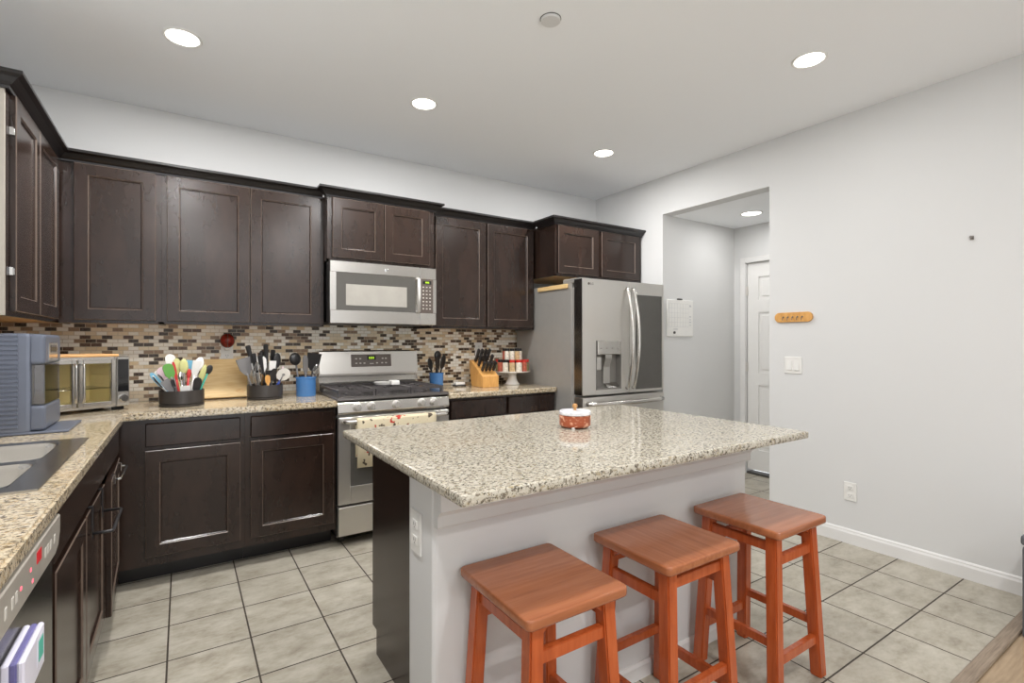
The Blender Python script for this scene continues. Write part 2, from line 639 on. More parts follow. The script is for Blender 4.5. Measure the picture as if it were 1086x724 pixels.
    def cells(self, xs, ys, inc, z0, z1, mi=0, bev=0.004):
        """slab made of grid cells, with holes where inc(i, j) is false"""
        t = bmesh.new()
        V = {}

        def v(i, j, z):
            if (i, j, z) not in V:
                V[(i, j, z)] = t.verts.new((xs[i], ys[j], z))
            return V[(i, j, z)]
        nx, ny = len(xs) - 1, len(ys) - 1
        ok = lambda i, j: 0 <= i < nx and 0 <= j < ny and inc(i, j)
        for i in range(nx):
            for j in range(ny):
                if not ok(i, j):
                    continue
                t.faces.new((v(i, j, z1), v(i + 1, j, z1), v(i + 1, j + 1, z1), v(i, j + 1, z1)))
                t.faces.new((v(i, j, z0), v(i, j + 1, z0), v(i + 1, j + 1, z0), v(i + 1, j, z0)))
                for di, dj, a, b in ((-1, 0, (i, j), (i, j + 1)), (1, 0, (i + 1, j + 1), (i + 1, j)), (0, -1, (i + 1, j), (i, j)), (0, 1, (i, j + 1), (i + 1, j + 1))):
                    if not ok(i + di, j + dj):
                        t.faces.new((v(*a, z0), v(*b, z0), v(*b, z1), v(*a, z1)))
        bmesh.ops.recalc_face_normals(t, faces=t.faces[:])
        if bev:
            es = [e for e in t.edges if len(e.link_faces) == 2 and e.calc_face_angle(0) > 1.0 and abs(e.verts[0].co.z - e.verts[1].co.z) < 1e-6]
            bmesh.ops.bevel(t, geom=es, offset=bev, segments=2, affect='EDGES')
        self._take(t, mi)
        return self

    def build(self, name, mats, parent=None, world=False):
        me = bpy.data.meshes.new(name)
        if world and parent is not None:
            r = parent
            while r.parent:
                r = r.parent
            self.bm.transform(root_matrix(r).inverted())
        self.bm.to_mesh(me)
        self.bm.free()
        o = bpy.data.objects.new(name, me)
        for m in ([mats] if isinstance(mats, str) else mats):
            me.materials.append(MATS[m])
        C.objects.link(o)
        if parent is not None:
            o.parent = parent
        return o


def button(parent, mat, x0, x1, y0, y1, z0, z1, M=None, world=True):
    m = MB()
    m.box(x0, x1, y0, y1, z0, z1, 0.0004, M=M)
    return m.build('button', mat, parent, world)


def root_matrix(r):
    return Matrix.Translation(r.location) @ r.rotation_euler.to_matrix().to_4x4()


def tag(o, label, cat, group=None, kind=None):
    if label:
        o['label'] = label
    if cat:
        o['category'] = cat
    if group:
        o['group'] = group
    if kind:
        o['kind'] = kind
    return o


def thing(name, label, cat, loc=(0, 0, 0), rotz=0.0, group=None):
    o = bpy.data.objects.new(name, None)
    o.empty_display_size = 0.05
    C.objects.link(o)
    o.location = loc
    o.rotation_euler = (0, 0, rotz)
    return tag(o, label, cat, group)


def aim(o, base, tip, spin=0.0, ref=(0.0, 1.0, 0.0)):
    """stand a +Z-built thing at base, leaning towards tip"""
    d = (Vector(tip) - Vector(base)).normalized()
    o.location = base
    y = Vector(ref)
    y = (y - d * y.dot(d)).normalized()
    x = y.cross(d)
    q = Matrix((x, y, d)).transposed()
    o.rotation_euler = (q @ Matrix.Rotation(spin, 3, 'Z')).to_euler()


def dup(root):
    r = root.copy()
    C.objects.link(r)
    for ch in list(root.children):
        c = ch.copy()
        C.objects.link(c)
        c.parent = r
        for g_ in ch.children:
            d = g_.copy()
            C.objects.link(d)
            d.parent = c
    return r


def struct(name, mb, mats, label=None):
    return tag(mb.build(name, mats), label, None, kind='structure')


def lettering(name, txt, size, mat, M, parent, depth=0.0006):
    cu = bpy.data.curves.new(name, 'FONT')
    cu.body = txt
    cu.size = size
    cu.extrude = depth
    cu.align_x = 'CENTER'
    cu.align_y = 'CENTER'
    tmp = bpy.data.objects.new(name + '_tmp', cu)
    C.objects.link(tmp)
    bpy.context.view_layer.update()
    me = bpy.data.meshes.new_from_object(tmp.evaluated_get(bpy.context.evaluated_depsgraph_get()))
    bpy.data.objects.remove(tmp)
    r = parent
    while r.parent:
        r = r.parent
    me.transform(root_matrix(r).inverted() @ M)
    me.materials.clear()
    me.materials.append(MATS[mat])
    o = bpy.data.objects.new(name, me)
    C.objects.link(o)
    o.parent = parent
    return o


# ------------------------------------------------------------------ the room
XL, XR, YB, ZC = -0.895, 3.545, 3.86, 2.73
YF = -2.3                       # the kitchen opens to the living side here
OP0, OP1, OPZ = 2.034, 3.0, 2.40  # hall opening in the right wall
HX = 4.60                       # hall end wall

m = MB()
m.box(XL - 0.12, HX + 0.12, 0.66, YB + 0.12, -0.05, 0.0)
struct('floor', m, 'tile')
m = MB()
m.box(XL - 0.12, XR + 0.12, YF, 0.66, -0.05, -0.001)
struct('floor_planks', m, 'planks')
m = MB()
m.box(0.6, XR, 0.632, 0.684, -0.001, 0.011, 0.004)
struct('trim_1', m, 'threshold')
m = MB()
m.box(XL - 0.12, XR + 0.12, YF, YB + 0.12, ZC, ZC + 0.1)
struct('ceiling', m, 'ceil')
m = MB()
m.box(XL - 0.12, XR + 0.12, YB, YB + 0.12, 0, ZC)
struct('wall_back', m, 'wall')
# left wall with the window over the sink
m = MB()
WY0, WY1, WZ0, WZ1 = 1.35, 2.5, 1.12, 2.2
m.box(XL - 0.12, XL, YF, WY0, 0, ZC)
m.box(XL - 0.12, XL, WY1, YB, 0, ZC)
m.box(XL - 0.12, XL, WY0, WY1, 0, WZ0)
m.box(XL - 0.12, XL, WY0, WY1, WZ1, ZC)
struct('wall_left', m, 'wall')
m = MB()
for y0, y1, z0, z1 in ((WY0, WY0 + 0.05, WZ0, WZ1), (WY1 - 0.05, WY1, WZ0, WZ1), (WY0, WY1, WZ0, WZ0 + 0.05), (WY0, WY1, WZ1 - 0.05, WZ1), (1.9, 1.95, WZ0, WZ1)):
    m.box(XL - 0.09, XL - 0.04, y0, y1, z0, z1)
struct('window_1', m, 'trim_paint')
# right wall with the hall opening (rounded corners)
m = MB()
m.cells([XR, XR + 0.125], [YF, OP0, OP1, YB], lambda i, j: j != 1, 0, OPZ, bev=0)
m.box(XR, XR + 0.125, YF, YB, OPZ, ZC)
struct('wall_right', m, 'wall')
# the living side opens on the left; unseen wall added at its right end to dim wall_right
m = MB()
m.box(2.0, XR, YF - 0.1, YF, 0, ZC)
struct('wall_light_block', m, 'wall')
# hall
m = MB()
m.box(XR + 0.125, HX + 0.12, OP1, OP1 + 0.12, 0, OPZ)
struct('wall_hall_left', m, 'wall')
m = MB()
m.box(XR + 0.125, HX, OP0 - 0.22, OP0 - 0.1, 0, OPZ)
struct('wall_hall_right', m, 'wall')
m = MB()
DY0, DY1, DZ = 2.06, 2.868, 2.04
m.box(HX, HX + 0.12, OP0 - 0.2, DY0, 0, OPZ)
m.box(HX, HX + 0.12, DY1, OP1, 0, OPZ)
m.box(HX, HX + 0.12, DY0, DY1, DZ, OPZ)
struct('wall_hall_end', m, 'wall')
m = MB()
m.box(XR + 0.125, HX + 0.12, OP0 - 0.2, OP1 + 0.1, OPZ, OPZ + 0.08)
struct('ceiling_hall', m, 'ceil')

# hall door: six recessed panels, frame, hinges
m = MB()
dx = HX + 0.012
m.box(dx + 0.012, dx + 0.045, DY0 + 0.004, DY1 - 0.004, 0.045, DZ - 0.004)
pan = []
mid = (DY0 + DY1) / 2
for y0, y1 in ((DY0 + 0.115, mid - 0.055), (mid + 0.055, DY1 - 0.115)):
    for z0, z1 in ((0.24, 0.86), (0.98, 1.56), (1.68, 1.90)):
        pan.append((y0, y1, z0, z1))
ys = sorted({DY0 + 0.004, DY1 - 0.004} | {p for a in pan for p in a[:2]})
zs = sorted({0.045, DZ - 0.004} | {p for a in pan for p in a[2:]})
for i in range(len(ys) - 1):
    for j in range(len(zs) - 1):
        cy_, cz_ = (ys[i] + ys[i + 1]) / 2, (zs[j] + zs[j + 1]) / 2
        if not any(a[0] < cy_ < a[1] and a[2] < cz_ < a[3] for a in pan):
            m.box(dx, dx + 0.013, ys[i], ys[i + 1], zs[j], zs[j + 1])
for a in pan:
    m.box(dx + 0.004, dx + 0.013, a[0] + 0.03, a[1] - 0.03, a[2] + 0.03, a[3] - 0.03, 0.006)
door = struct('door_1', m, 'door_paint')
for hz in (0.28, 1.035, 1.77):
    m = MB()
    m.cyl((HX - 0.004, DY1 + 0.001, hz - 0.045), 0.007, 0.09)
    m.box(HX - 0.002, HX + 0.014, DY1 - 0.01, DY1 + 0.004, hz - 0.045, hz + 0.045)
    m.build('hinge', 'steel_soft', door)['label'] = 'steel hinge'
m = MB()
cw = 0.055
m.box(HX - 0.016, HX, DY1 + 0.006, DY1 + 0.006 + cw, 0, DZ + cw, 0.004)
m.box(HX - 0.016, HX, DY0 - cw, DY0, 0, DZ + cw, 0.004)
m.box(HX - 0.016, HX, DY0, DY1 + 0.006, DZ, DZ + cw, 0.004)
struct('trim_2', m, 'trim_paint')
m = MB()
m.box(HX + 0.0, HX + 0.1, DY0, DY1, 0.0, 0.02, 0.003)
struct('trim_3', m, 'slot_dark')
# baseboards
bbp = [(0, 0), (0.014, 0), (0.014, 0.066), (0.009, 0.078), (0.009, 0.084), (0.004, 0.092), (0, 0.092)]
m = MB()
m.sweep([(XR, OP0 - 0.004), (XR, YF)], bbp)
struct('baseboard_right', m, 'trim_paint')
m = MB()
m.sweep([(XR + 0.13, OP1), (HX - 0.016, OP1)], bbp)
struct('baseboard_hall_left', m, 'trim_paint')

# half wall behind the island cabinets and its stepped trim
PX0, PX1, PY0, PY1 = 0.605, 2.155, 1.345, 1.535
ITOP = 0.884
m = MB()
m.box(PX0, PX1, PY0, PY1, 0, ITOP, 0.018, seg=3)
m.bm.verts.ensure_lookup_table()
struct('wall_island', m, 'wall')
tp = [(0, 0.742), (0.020, 0.742), (0.024, 0.748), (0.024, 0.779), (0.034, 0.790), (0.046, 0.797), (0.046, ITOP), (0, ITOP)]
m = MB()
m.sweep([(PX0 + 0.004, PY0), (PX1 - 0.004, PY0)], tp)
struct('trim_4', m, 'wall')
m = MB()
m.sweep([(PX0 + 0.02, PY0), (PX1 - 0.005, PY0)], [(0, 0), (0.01, 0), (0.01, 0.05), (0.004, 0.062), (0, 0.062)])
struct('baseboard_island', m, 'trim_paint')

# mosaic backsplash on the back wall and the left wall
m = MB()
m.box(XL + 0.008, 2.575, YB - 0.008, YB - 0.0002, 0.914, 1.41)
struct('backsplash', m, 'mosaic')
m = MB()
m.box(XL + 0.0002, XL + 0.008, 2.52, YB - 0.008, 0.914, 1.41)
struct('backsplash_left', m, 'mosaic')

# ------------------------------------------------------------------ cabinets
FB = lambda yf: (lambda u, d, z: Vector((u, yf - d, z)))     # faces the camera side
FL = lambda xf: (lambda u, d, z: Vector((xf + d, u, z)))     # faces right
DM = ['espresso', 'worn_edge_highlight']
UZ0, UZ1 = 1.38, 2.25


def upper(name, label, x0, x1, y0, z0, doors, group=None, side_mat='espresso', bottom=True):
    t = thing(name, label, 'cabinet', ((x0 + x1) / 2, (y0 + YB) / 2, z0), 0, group)
    m = MB()
    m.box(x0, x1, y0, YB - 0.001, z0 + 0.012, UZ1)
    m.box(x0, x1, y0, y0 + 0.018, z0, z0 + 0.012)
    m.box(x0, x0 + 0.014, y0, YB - 0.009, z0, z0 + 0.012)
    m.box(x1 - 0.014, x1, y0, YB - 0.009, z0, z0 + 0.012)
    m.build('cabinet_body', side_mat, t, True)
    m = MB()
    m.box(x0 + 0.0145, x1 - 0.0145, y0 + 0.0185, YB - 0.01, z0 + 0.006, z0 + 0.0118)
    m.build('underside', 'maple', t, True)['label'] = 'pale maple underside'
    for a, b, c, d in doors:
        m = MB()
        m.door(FB(y0), a, b, c, d, 0.001, 0.021)
        m.build('door', DM, t, True)
    return t


upper('wall_cabinet', 'dark espresso single-door wall cabinet in the corner above the cutting caddies', -0.56, -0.1025, 3.53, UZ0, [(-0.484, -0.129, 1.397, 2.232)])['label'] = \
    'single-door espresso wall cabinet nearest the left corner'
upper('wall_cabinet', 'double-door espresso wall cabinet directly left of the microwave', -0.1015, 0.793, 3.53, UZ0, [(-0.076, 0.347, 1.397, 2.232), (0.354, 0.769, 1.397, 2.232)])
upper('wall_cabinet', 'short double-door espresso cabinet directly above the microwave', 0.795, 1.556, 3.44, 1.815, [(0.825, 1.169, 1.836, 2.230), (1.177, 1.515, 1.836, 2.230)])
upper('wall_cabinet', 'tall double-door espresso cabinet above knife block, between microwave and refrigerator', 1.558, 2.526, 3.53, UZ0, [(1.603, 2.040, 1.400, 2.230), (2.060, 2.506, 1.400, 2.230)])
upper('wall_cabinet', 'deep double-door espresso cabinet directly above the refrigerator', 2.54, 3.542, 3.25, 1.818, [(2.562, 2.995, 1.840, 2.231), (3.036, 3.505, 1.840, 2.231)])

# wall cabinet on the left wall, seen edge-on
t = thing('wall_cabinet', 'espresso double-door wall cabinet on left wall, cut by the photo edge', 'cabinet', (-0.73, 3.1, UZ0))
m = MB()
m.box(XL + 0.001, -0.56, 2.655, YB - 0.001, UZ0 + 0.012, UZ1)
m.box(-0.575, -0.56, 2.655, 3.53, UZ0, UZ0 + 0.012)
m.build('cabinet_body', 'espresso', t, True)
m = MB()
m.box(XL + 0.001, -0.563, 2.64, 2.654, UZ0, UZ1)
m.build('end_panel', 'panel_cream', t, True)['label'] = 'pale end panel'
m = MB()
m.box(XL + 0.01, -0.576, 2.67, YB - 0.01, UZ0 + 0.004, UZ0 + 0.0118)
m.build('underside', 'maple', t, True)['label'] = 'pale maple underside'
for a, b in ((2.69, 3.075), (3.085, 3.49)):
    m = MB()
    m.door(FL(-0.56), a, b, 1.397, 2.232, 0.001, 0.021)
    d = m.build('door', DM, t, True)
    if a < 3:
        for z in (1.55, 2.09):
            m = MB()
            m.box(-0.561, -0.546, a - 0.016, a - 0.001, z - 0.016, z + 0.016, 0.002)
            m.cyl((-0.548, a - 0.004, z - 0.012), 0.005, 0.024)
            m.build('hinge', 'chrome', d, True)['label'] = 'small steel hinge'

# crown mouldings
cp = [(0.0, 2.234), (0.010, 2.234), (0.012, 2.244), (0.018, 2.247), (0.026, 2.254), (0.040, 2.270), (0.052, 2.276), (0.057, 2.279), (0.057, 2.292), (0.0, 2.292)]


def crown(path, label, z=0.0):
    m = MB()
    m.sweep(path, [(o, zz + z) for o, zz in cp])
    tag(m.build('crown_molding', 'crown_lacquer'), label, 'molding')


crown([(XL + 0.002, 2.638), (-0.558, 2.638), (-0.558, 3.528), (0.784, 3.528)], 'black crown molding running from left wall to microwave cabinet')
crown([(0.793, 3.470), (0.793, 3.438), (1.558, 3.438), (1.558, 3.470)], 'black crown molding along the top of the cabinet over the microwave', 0.001)
crown([(1.567, 3.528), (2.530, 3.528)], 'black crown molding between microwave cabinet and refrigerator cabinet')
crown([(2.538, 3.470), (2.538, 3.248), (3.543, 3.248)], 'black crown molding along the top of the cabinet over the refrigerator', 0.001)


def base_cab(name, label, x0, x1, y0, doors, drawers, group=None, toe=0.12, ztop=0.875):
    t = thing(name, label, 'cabinet', ((x0 + x1) / 2, (y0 + YB) / 2, 0), 0, group)
    m = MB()
    m.box(x0, x1, y0, YB - 0.001, 0.11, ztop)
    m.build('cabinet_body', 'espresso', t, True)
    m = MB()
    m.box(x0, x1, y0 + toe, YB - 0.02, 0, 0.11)
    m.build('toe_kick', 'crown_lacquer', t, True)
    for a, b, c, d in doors:
        m = MB()
        m.door(FB(y0), a, b, c, d, 0.001, 0.021, 0.06)
        m.build('door', DM, t, True)
    for a, b, c, d in drawers:
        m = MB()
        m.box(a, b, y0 - 0.021, y0 - 0.001, c, d, 0.004)
        m.build('drawer', 'espresso', t, True)
    return t


base_cab('base_cabinet', 'espresso base cabinet under the black utensil caddies nearest the corner', -0.283, 0.297, 3.24, [(-0.162, 0.273, 0.158, 0.712)], [(-0.162, 0.273, 0.732, 0.852)])['label'] = \
    'espresso base cabinet with drawer, nearest the inside corner of the counter'
base_cab('base_cabinet', 'espresso base cabinet with drawer, immediately left of the range', 0.298, 0.798, 3.24, [(0.325, 0.784, 0.158, 0.712)], [(0.325, 0.784, 0.732, 0.852)])
base_cab('base_cabinet', 'espresso base cabinet with two drawers between range and refrigerator', 1.572, 2.525, 3.24, [(1.59, 2.042, 0.158, 0.712), (2.072, 2.51, 0.158, 0.712)],
         [(1.59, 2.042, 0.732, 0.858), (2.072, 2.51, 0.732, 0.858)])

# left run: sink cabinet and narrow cabinet
XF = -0.285
t = thing('sink_cabinet', 'espresso cabinet under the sink with two plain doors', 'cabinet', (-0.58, 2.1, 0))
m = MB()
m.box(XL + 0.001, XF, 1.63, 1.648, 0.11, 0.87)
m.box(XL + 0.001, XF, 2.60, 2.618, 0.11, 0.87)
m.box(XL + 0.001, XF, 1.648, 2.60, 0.11, 0.128)
m.box(XL + 0.001, XL + 0.016, 1.648, 2.60, 0.128, 0.60)
m.box(XF - 0.018, XF, 1.648, 2.60, 0.128, 0.87)
m.build('cabinet_body', 'espresso', t, True)
m = MB()
m.box(XL + 0.01, XF - 0.07, 1.63, 2.618, 0, 0.11)
m.build('toe_kick', 'crown_lacquer', t, True)
for a, b in ((1.672, 2.135), (2.150, 2.608)):
    m = MB()
    m.door(FL(XF), a, b, 0.158, 0.705, 0.001, 0.022, 0.06)
    m.build('door', DM, t, True)
m = MB()
m.box(XF + 0.001, XF + 0.02, 1.672, 2.608, 0.726, 0.852, 0.004)
m.build('drawer_front', 'espresso', t, True)

t = thing('base_cabinet', 'narrow espresso base cabinet with door ajar, between sink cabinet and corner', 'cabinet', (-0.58, 2.93, 0))
m = MB()
m.box(XL + 0.001, XF, 2.62, YB - 0.001, 0.11, 0.875)
m.build('cabinet_body', 'espresso', t, True)
m = MB()
m.box(XL + 0.01, XF - 0.07, 2.62, YB - 0.02, 0, 0.11)
m.build('toe_kick', 'crown_lacquer', t, True)
m = MB()
m.door(lambda u, d, z: Vector((XF + d + (3.16 - u) * 0.035, u, z)), 2.635, 3.16, 0.150, 0.705, 0.001, 0.024, 0.06)
m.build('door', DM, t, True)
m = MB()
m.box(XF + 0.001, XF + 0.02, 2.64, 3.16, 0.726, 0.852, 0.004)
m.build('drawer', 'espresso', t, True)

# over-door towel bars
def towel_bar(label, y0, y1, xf, mat, bz, out):
    t = thing('towel_bar', label, 'towel bar', (xf + 0.03, (y0 + y1) / 2, bz))
    m = MB()
    m.tube([(xf + 0.004, y0, bz), (xf + out - 0.005, y0, bz), (xf + out, y0 + 0.008, bz), (xf + out, y1 - 0.008, bz), (xf + out - 0.005, y1, bz), (xf + 0.004, y1, bz)], 0.0055)
    m.build('bar', mat, t, True)
    for y in (y0 + 0.012, y1 - 0.012):
        m = MB()
        m.box(xf + 0.0015, xf + 0.004, y - 0.011, y + 0.011, bz - 0.02, 0.711)
        m.box(xf - 0.010, xf + 0.004, y - 0.011, y + 0.011, 0.7075, 0.7105)
        m.build('strap', mat, t, True)


towel_bar('black over-door towel bar hung on the far sink cabinet door', 2.24, 2.52, XF + 0.022, 'nylon_black', 0.62, 0.06)
towel_bar('chrome over-door towel bar hung on the narrow cabinet door near the corner', 2.74, 3.02, XF + 0.040, 'chrome', 0.690, 0.022)

# ------------------------------------------------------------------ countertops and sink
CT0, CT1 = 0.876, 0.914
SX0, SX1, SY0, SY1 = -0.84, -0.315, 1.685, 2.445
m = MB()
m.cells([XL + 0.009, SX0, SX1, -0.245, 0.802], [0.62, SY0, SY1, 3.2, YB - 0.009],
        lambda i, j: (i < 3 or j == 3) and not (i == 1 and j == 1), CT0, CT1, bev=0.006)
tag(m.build('countertop', 'granite_warm'), 'beige granite countertop turning the corner around the sink to the range', 'countertop')
m = MB()
m.box(1.568, 2.524, 3.2, YB - 0.009, CT0, CT1, 0.006)
tag(m.build('countertop', 'granite_warm'), 'short beige granite countertop under the knife block and spice stand', 'countertop')
m = MB()
m.box(0.552, 2.142, 1.062, 2.128, 0.8845, CT1, 0.009, seg=2)
tag(m.build('countertop', 'granite_cool'), 'speckled granite island countertop overhanging the three stools', 'countertop')

t = thing('kitchen_sink', 'stainless double-bowl drop-in sink at left photo edge', 'sink', (-0.58, 2.06, CT1))
BX0, BX1 = -0.79, -0.365
bowls = ((1.722, 2.035), (2.085, 2.405))
m = MB()
m.cells([SX0 - 0.02, BX0, BX1, SX1 + 0.02], [SY0 - 0.02, bowls[0][0], bowls[0][1], bowls[1][0], bowls[1][1], SY1 + 0.02],
        lambda i, j: not (i == 1 and j in (1, 3)), CT1 + 0.0003, CT1 + 0.006, bev=0.002)
m.build('rim', 'steel_sink', t, True)
for y0, y1 in bowls:
    m = MB()
    b = bmesh.new()
    rings = []
    for ins, z, r in ((0.0, CT1 + 0.0055, 0.04), (0.004, CT1 - 0.01, 0.045), (0.016, CT1 - 0.15, 0.05), (0.04, CT1 - 0.172, 0.05), (0.09, CT1 - 0.176, 0.04)):
        xa, xb, ya, yb = BX0 + ins, BX1 - ins, y0 + ins, y1 - ins
        pts = []
        for cx, cy, a0 in ((xb - r, yb - r, 0), (xa + r, yb - r, 90), (xa + r, ya + r, 180), (xb - r, ya + r, 270)):
            for q in range(6):
                a = math.radians(a0 + 18 * q)
                pts.append(b.verts.new((cx + r * math.cos(a), cy + r * math.sin(a), z)))
        rings.append(pts)
    n = len(rings[0])
    for A, B in zip(rings, rings[1:]):
        for i in range(n):
            f = b.faces.new((A[i], B[i], B[(i + 1) % n], A[(i + 1) % n]))
            f.smooth = True
    b.faces.new(rings[-1][::-1])
    # corner fillets of the opening
    for ci, (cx, cy) in enumerate(((BX1, y1), (BX0, y1), (BX0, y0), (BX1, y0))):
        cv = b.verts.new((cx, cy, CT1 + 0.0055))
        for q in range(5):
            b.faces.new((cv, rings[0][ci * 6 + q + 1], rings[0][ci * 6 + q]))
    bmesh.ops.recalc_face_normals(b, faces=b.faces[:])
    m._take(b)
    m.cyl(((BX0 + BX1) / 2, (y0 + y1) / 2, CT1 - 0.1758), 0.042, 0.003)
    m.build('bowl', 'steel_sink', t, True)

# ------------------------------------------------------------------ island cabinets
IX = 0.665
t = thing('island_cabinet', 'dark espresso island cabinet with plain side panel under granite top', 'cabinet', (1.4, 1.82, 0))
m = MB()
m.box(IX, 2.06, PY1 + 0.001, 2.085, 0.10, ITOP)
m.box(IX, 2.06, PY1 + 0.001, 2.035, 0, 0.10)
m.build('cabinet_body', 'espresso', t, True)
for a, b in ((0.69, 1.12), (1.14, 1.57), (1.59, 2.04)):
    m = MB()
    m.door(lambda u, d, z: Vector((u, 2.085 + d, z)), a, b, 0.135, 0.70, 0.001, 0.021, 0.06)
    m.build('door', DM, t, True)
    m = MB()
    m.box(a, b, 2.086, 2.106, 0.72, 0.86, 0.004)
    m.build('drawer', 'espresso', t, True)


# ------------------------------------------------------------------ outlets and switches
def plate(m, F, u, z, w, h):
    pass


def outlet(label, F, u, z, with_slots=True, w=0.072, h=0.116):
    """F maps (u, d, z) with d towards the room"""
    t = thing('power_outlet', label, 'outlet', F(u, 0, z))

    def bx(m, u0, u1, d0, d1, z0, z1):
        p, q = F(u0, d0, z0), F(u1, d1, z1)
        m.box(min(p.x, q.x), max(p.x, q.x), min(p.y, q.y), max(p.y, q.y), z0, z1, 0.0015)
    m = MB()
    bx(m, u - w / 2, u + w / 2, 0.0003, 0.006, z - h / 2, z + h / 2)
    m.build('cover_plate', 'white_plastic', t, True)
    for s in (-1, 1):
        m = MB()
        bx(m, u - 0.016, u + 0.016, 0.006, 0.009, z + s * 0.024 - 0.014, z + s * 0.024 + 0.014)
        so = m.build('socket', 'white_plastic', t, True)
        m = MB()
        for e in (-0.006, 0.006):
            bx(m, u + e - 0.0012, u + e + 0.0012, 0.0088, 0.0094, z + s * 0.024 - 0.003, z + s * 0.024 + 0.007)
        bx(m, u - 0.002, u + 0.002, 0.0088, 0.0094, z + s * 0.024 - 0.010, z + s * 0.024 - 0.006)
        m.build('slot', 'slot_dark', so, True)['label'] = 'dark socket slots'
    return t


FRW = lambda u, d, z: Vector((XR - d, u, z))
FPL = lambda u, d, z: Vector((PX0 - d, u, z))
FBW = lambda u, d, z: Vector((u, YB - 0.008 - d, z))
outlet('white power outlet low on the right wall near the baseboard', FRW, 1.506, 0.330)
outlet('white power outlet on the narrow left end of the island wall', FPL, 1.462, 0.695, h=0.13, w=0.078)
outlet('white power outlet on the mosaic behind the knife block', FBW, 2.165, 1.213)
outlet('white power outlet on the mosaic holding the red globe night light', FBW, 0.247, 1.21)

t = thing('light_switch', 'white double rocker light switch on the right wall below the wooden key rack', 'switch', (XR, 1.865, 1.117))
m = MB()
m.box(XR - 0.006, XR - 0.0003, 1.805, 1.923, 1.058, 1.174, 0.002)
m.build('cover_plate', 'white_plastic', t, True)
for y in (1.840, 1.888):
    m = MB()
    m.poly([(XR - 0.006, 1.083), (XR - 0.013, 1.083), (XR - 0.007, 1.149), (XR - 0.006, 1.149)], 'y', y - 0.016, y + 0.016)
    m.build('rocker', 'white_plastic', t, True)

# red night light on its outlet
t = thing('night_light', 'dark red round globe night light plugged in the backsplash outlet', 'night light', (0.247, 3.8, 1.27))
m = MB()
m.lathe([(0, -0.046)] + [(0.041 * math.sin(a), -0.046 * math.cos(a)) for a in [PI * i / 14 for i in range(1, 14)]] + [(0, 0.046)], (0.247, 3.803, 1.286))
gl = NM('red_globe', rough=0.25)
gl.color(gl.ramp(gl.noise(gl.coord(), 60, 3), [(0.4, rgb(96, 22, 16)), (0.6, rgb(150, 44, 34))]))
MATS['red_globe'] = gl.m
m.build('globe', 'red_globe', t, True)
m = MB()
for a in (0, PI / 2):
    m.tube([(0.247 + 0.0412 * math.cos(q) * math.cos(a), 3.803 + 0.0412 * math.cos(q) * math.sin(a), 1.286 + 0.0462 * math.sin(q)) for q in [2 * PI * i / 28 for i in range(28)]], 0.002, 6, closed=True)
m.build('seam', 'slot_dark', t, True)['label'] = 'black seams'
m = MB()
m.box(0.232, 0.262, 3.806, 3.8425, 1.222, 1.250, 0.004)
m.build('plug', 'white_plastic', t, True)['label'] = 'white plug body'

# ------------------------------------------------------------------ range
t = thing('gas_range', 'stainless gas range with black grates and five knobs', 'stove', (1.183, 3.5, 0))
RX0, RX1 = 0.806, 1.560
m = MB()
m.box(RX0, RX1, 3.245, YB - 0.03, 0.05, 0.905)
for x in (RX0 + 0.05, RX1 - 0.05):
    m.cyl((x, 3.32, 0), 0.02, 0.05)
    m.cyl((x, 3.75, 0), 0.02, 0.05)
m.build('oven_body', 'steel_dark', t, True)
m = MB()
m.poly([(3.243, 0.822), (3.203, 0.824), (3.196, 0.835), (3.206, 0.896), (3.243, 0.906)], 'x', RX0 - 0.003, RX1 + 0.003, bev=0.002)
cpn = m.build('control_panel', 'steel', t, True)
for x in (0.923, 1.013, 1.178, 1.356, 1.446):
    m = MB()
    m.lathe([(0, 0), (0.027, 0), (0.027, 0.008), (0.022, 0.012), (0.021, 0.032), (0.018, 0.036), (0, 0.036)], (x, 3.203, 0.868), 20, axis='y')
    m.box(x - 0.004, x + 0.004, 3.160, 3.170, 0.850, 0.888, 0.002)
    m.build('knob', 'knob_steel', cpn, True)
m = MB()
m.poly([(3.80, 0.905), (3.215, 0.905), (3.207, 0.912), (3.210, 0.926), (3.222, 0.930), (3.80, 0.930)], 'x', RX0 - 0.003, RX1 + 0.003)
m.build('cooktop', 'enamel', t, True)
# burners
for bx_, by_, br_ in ((0.95, 3.38, 0.045), (0.95, 3.63, 0.038), (1.183, 3.50, 0.05), (1.42, 3.38, 0.045), (1.42, 3.63, 0.035)):
    m = MB()
    m.lathe([(0, 0), (br_ + 0.012, 0), (br_ + 0.012, 0.006), (br_, 0.010), (br_, 0.018), (br_ - 0.006, 0.022), (0, 0.022)], (bx_, by_, 0.9302), 18)
    m.build('burner', 'iron', t, True)
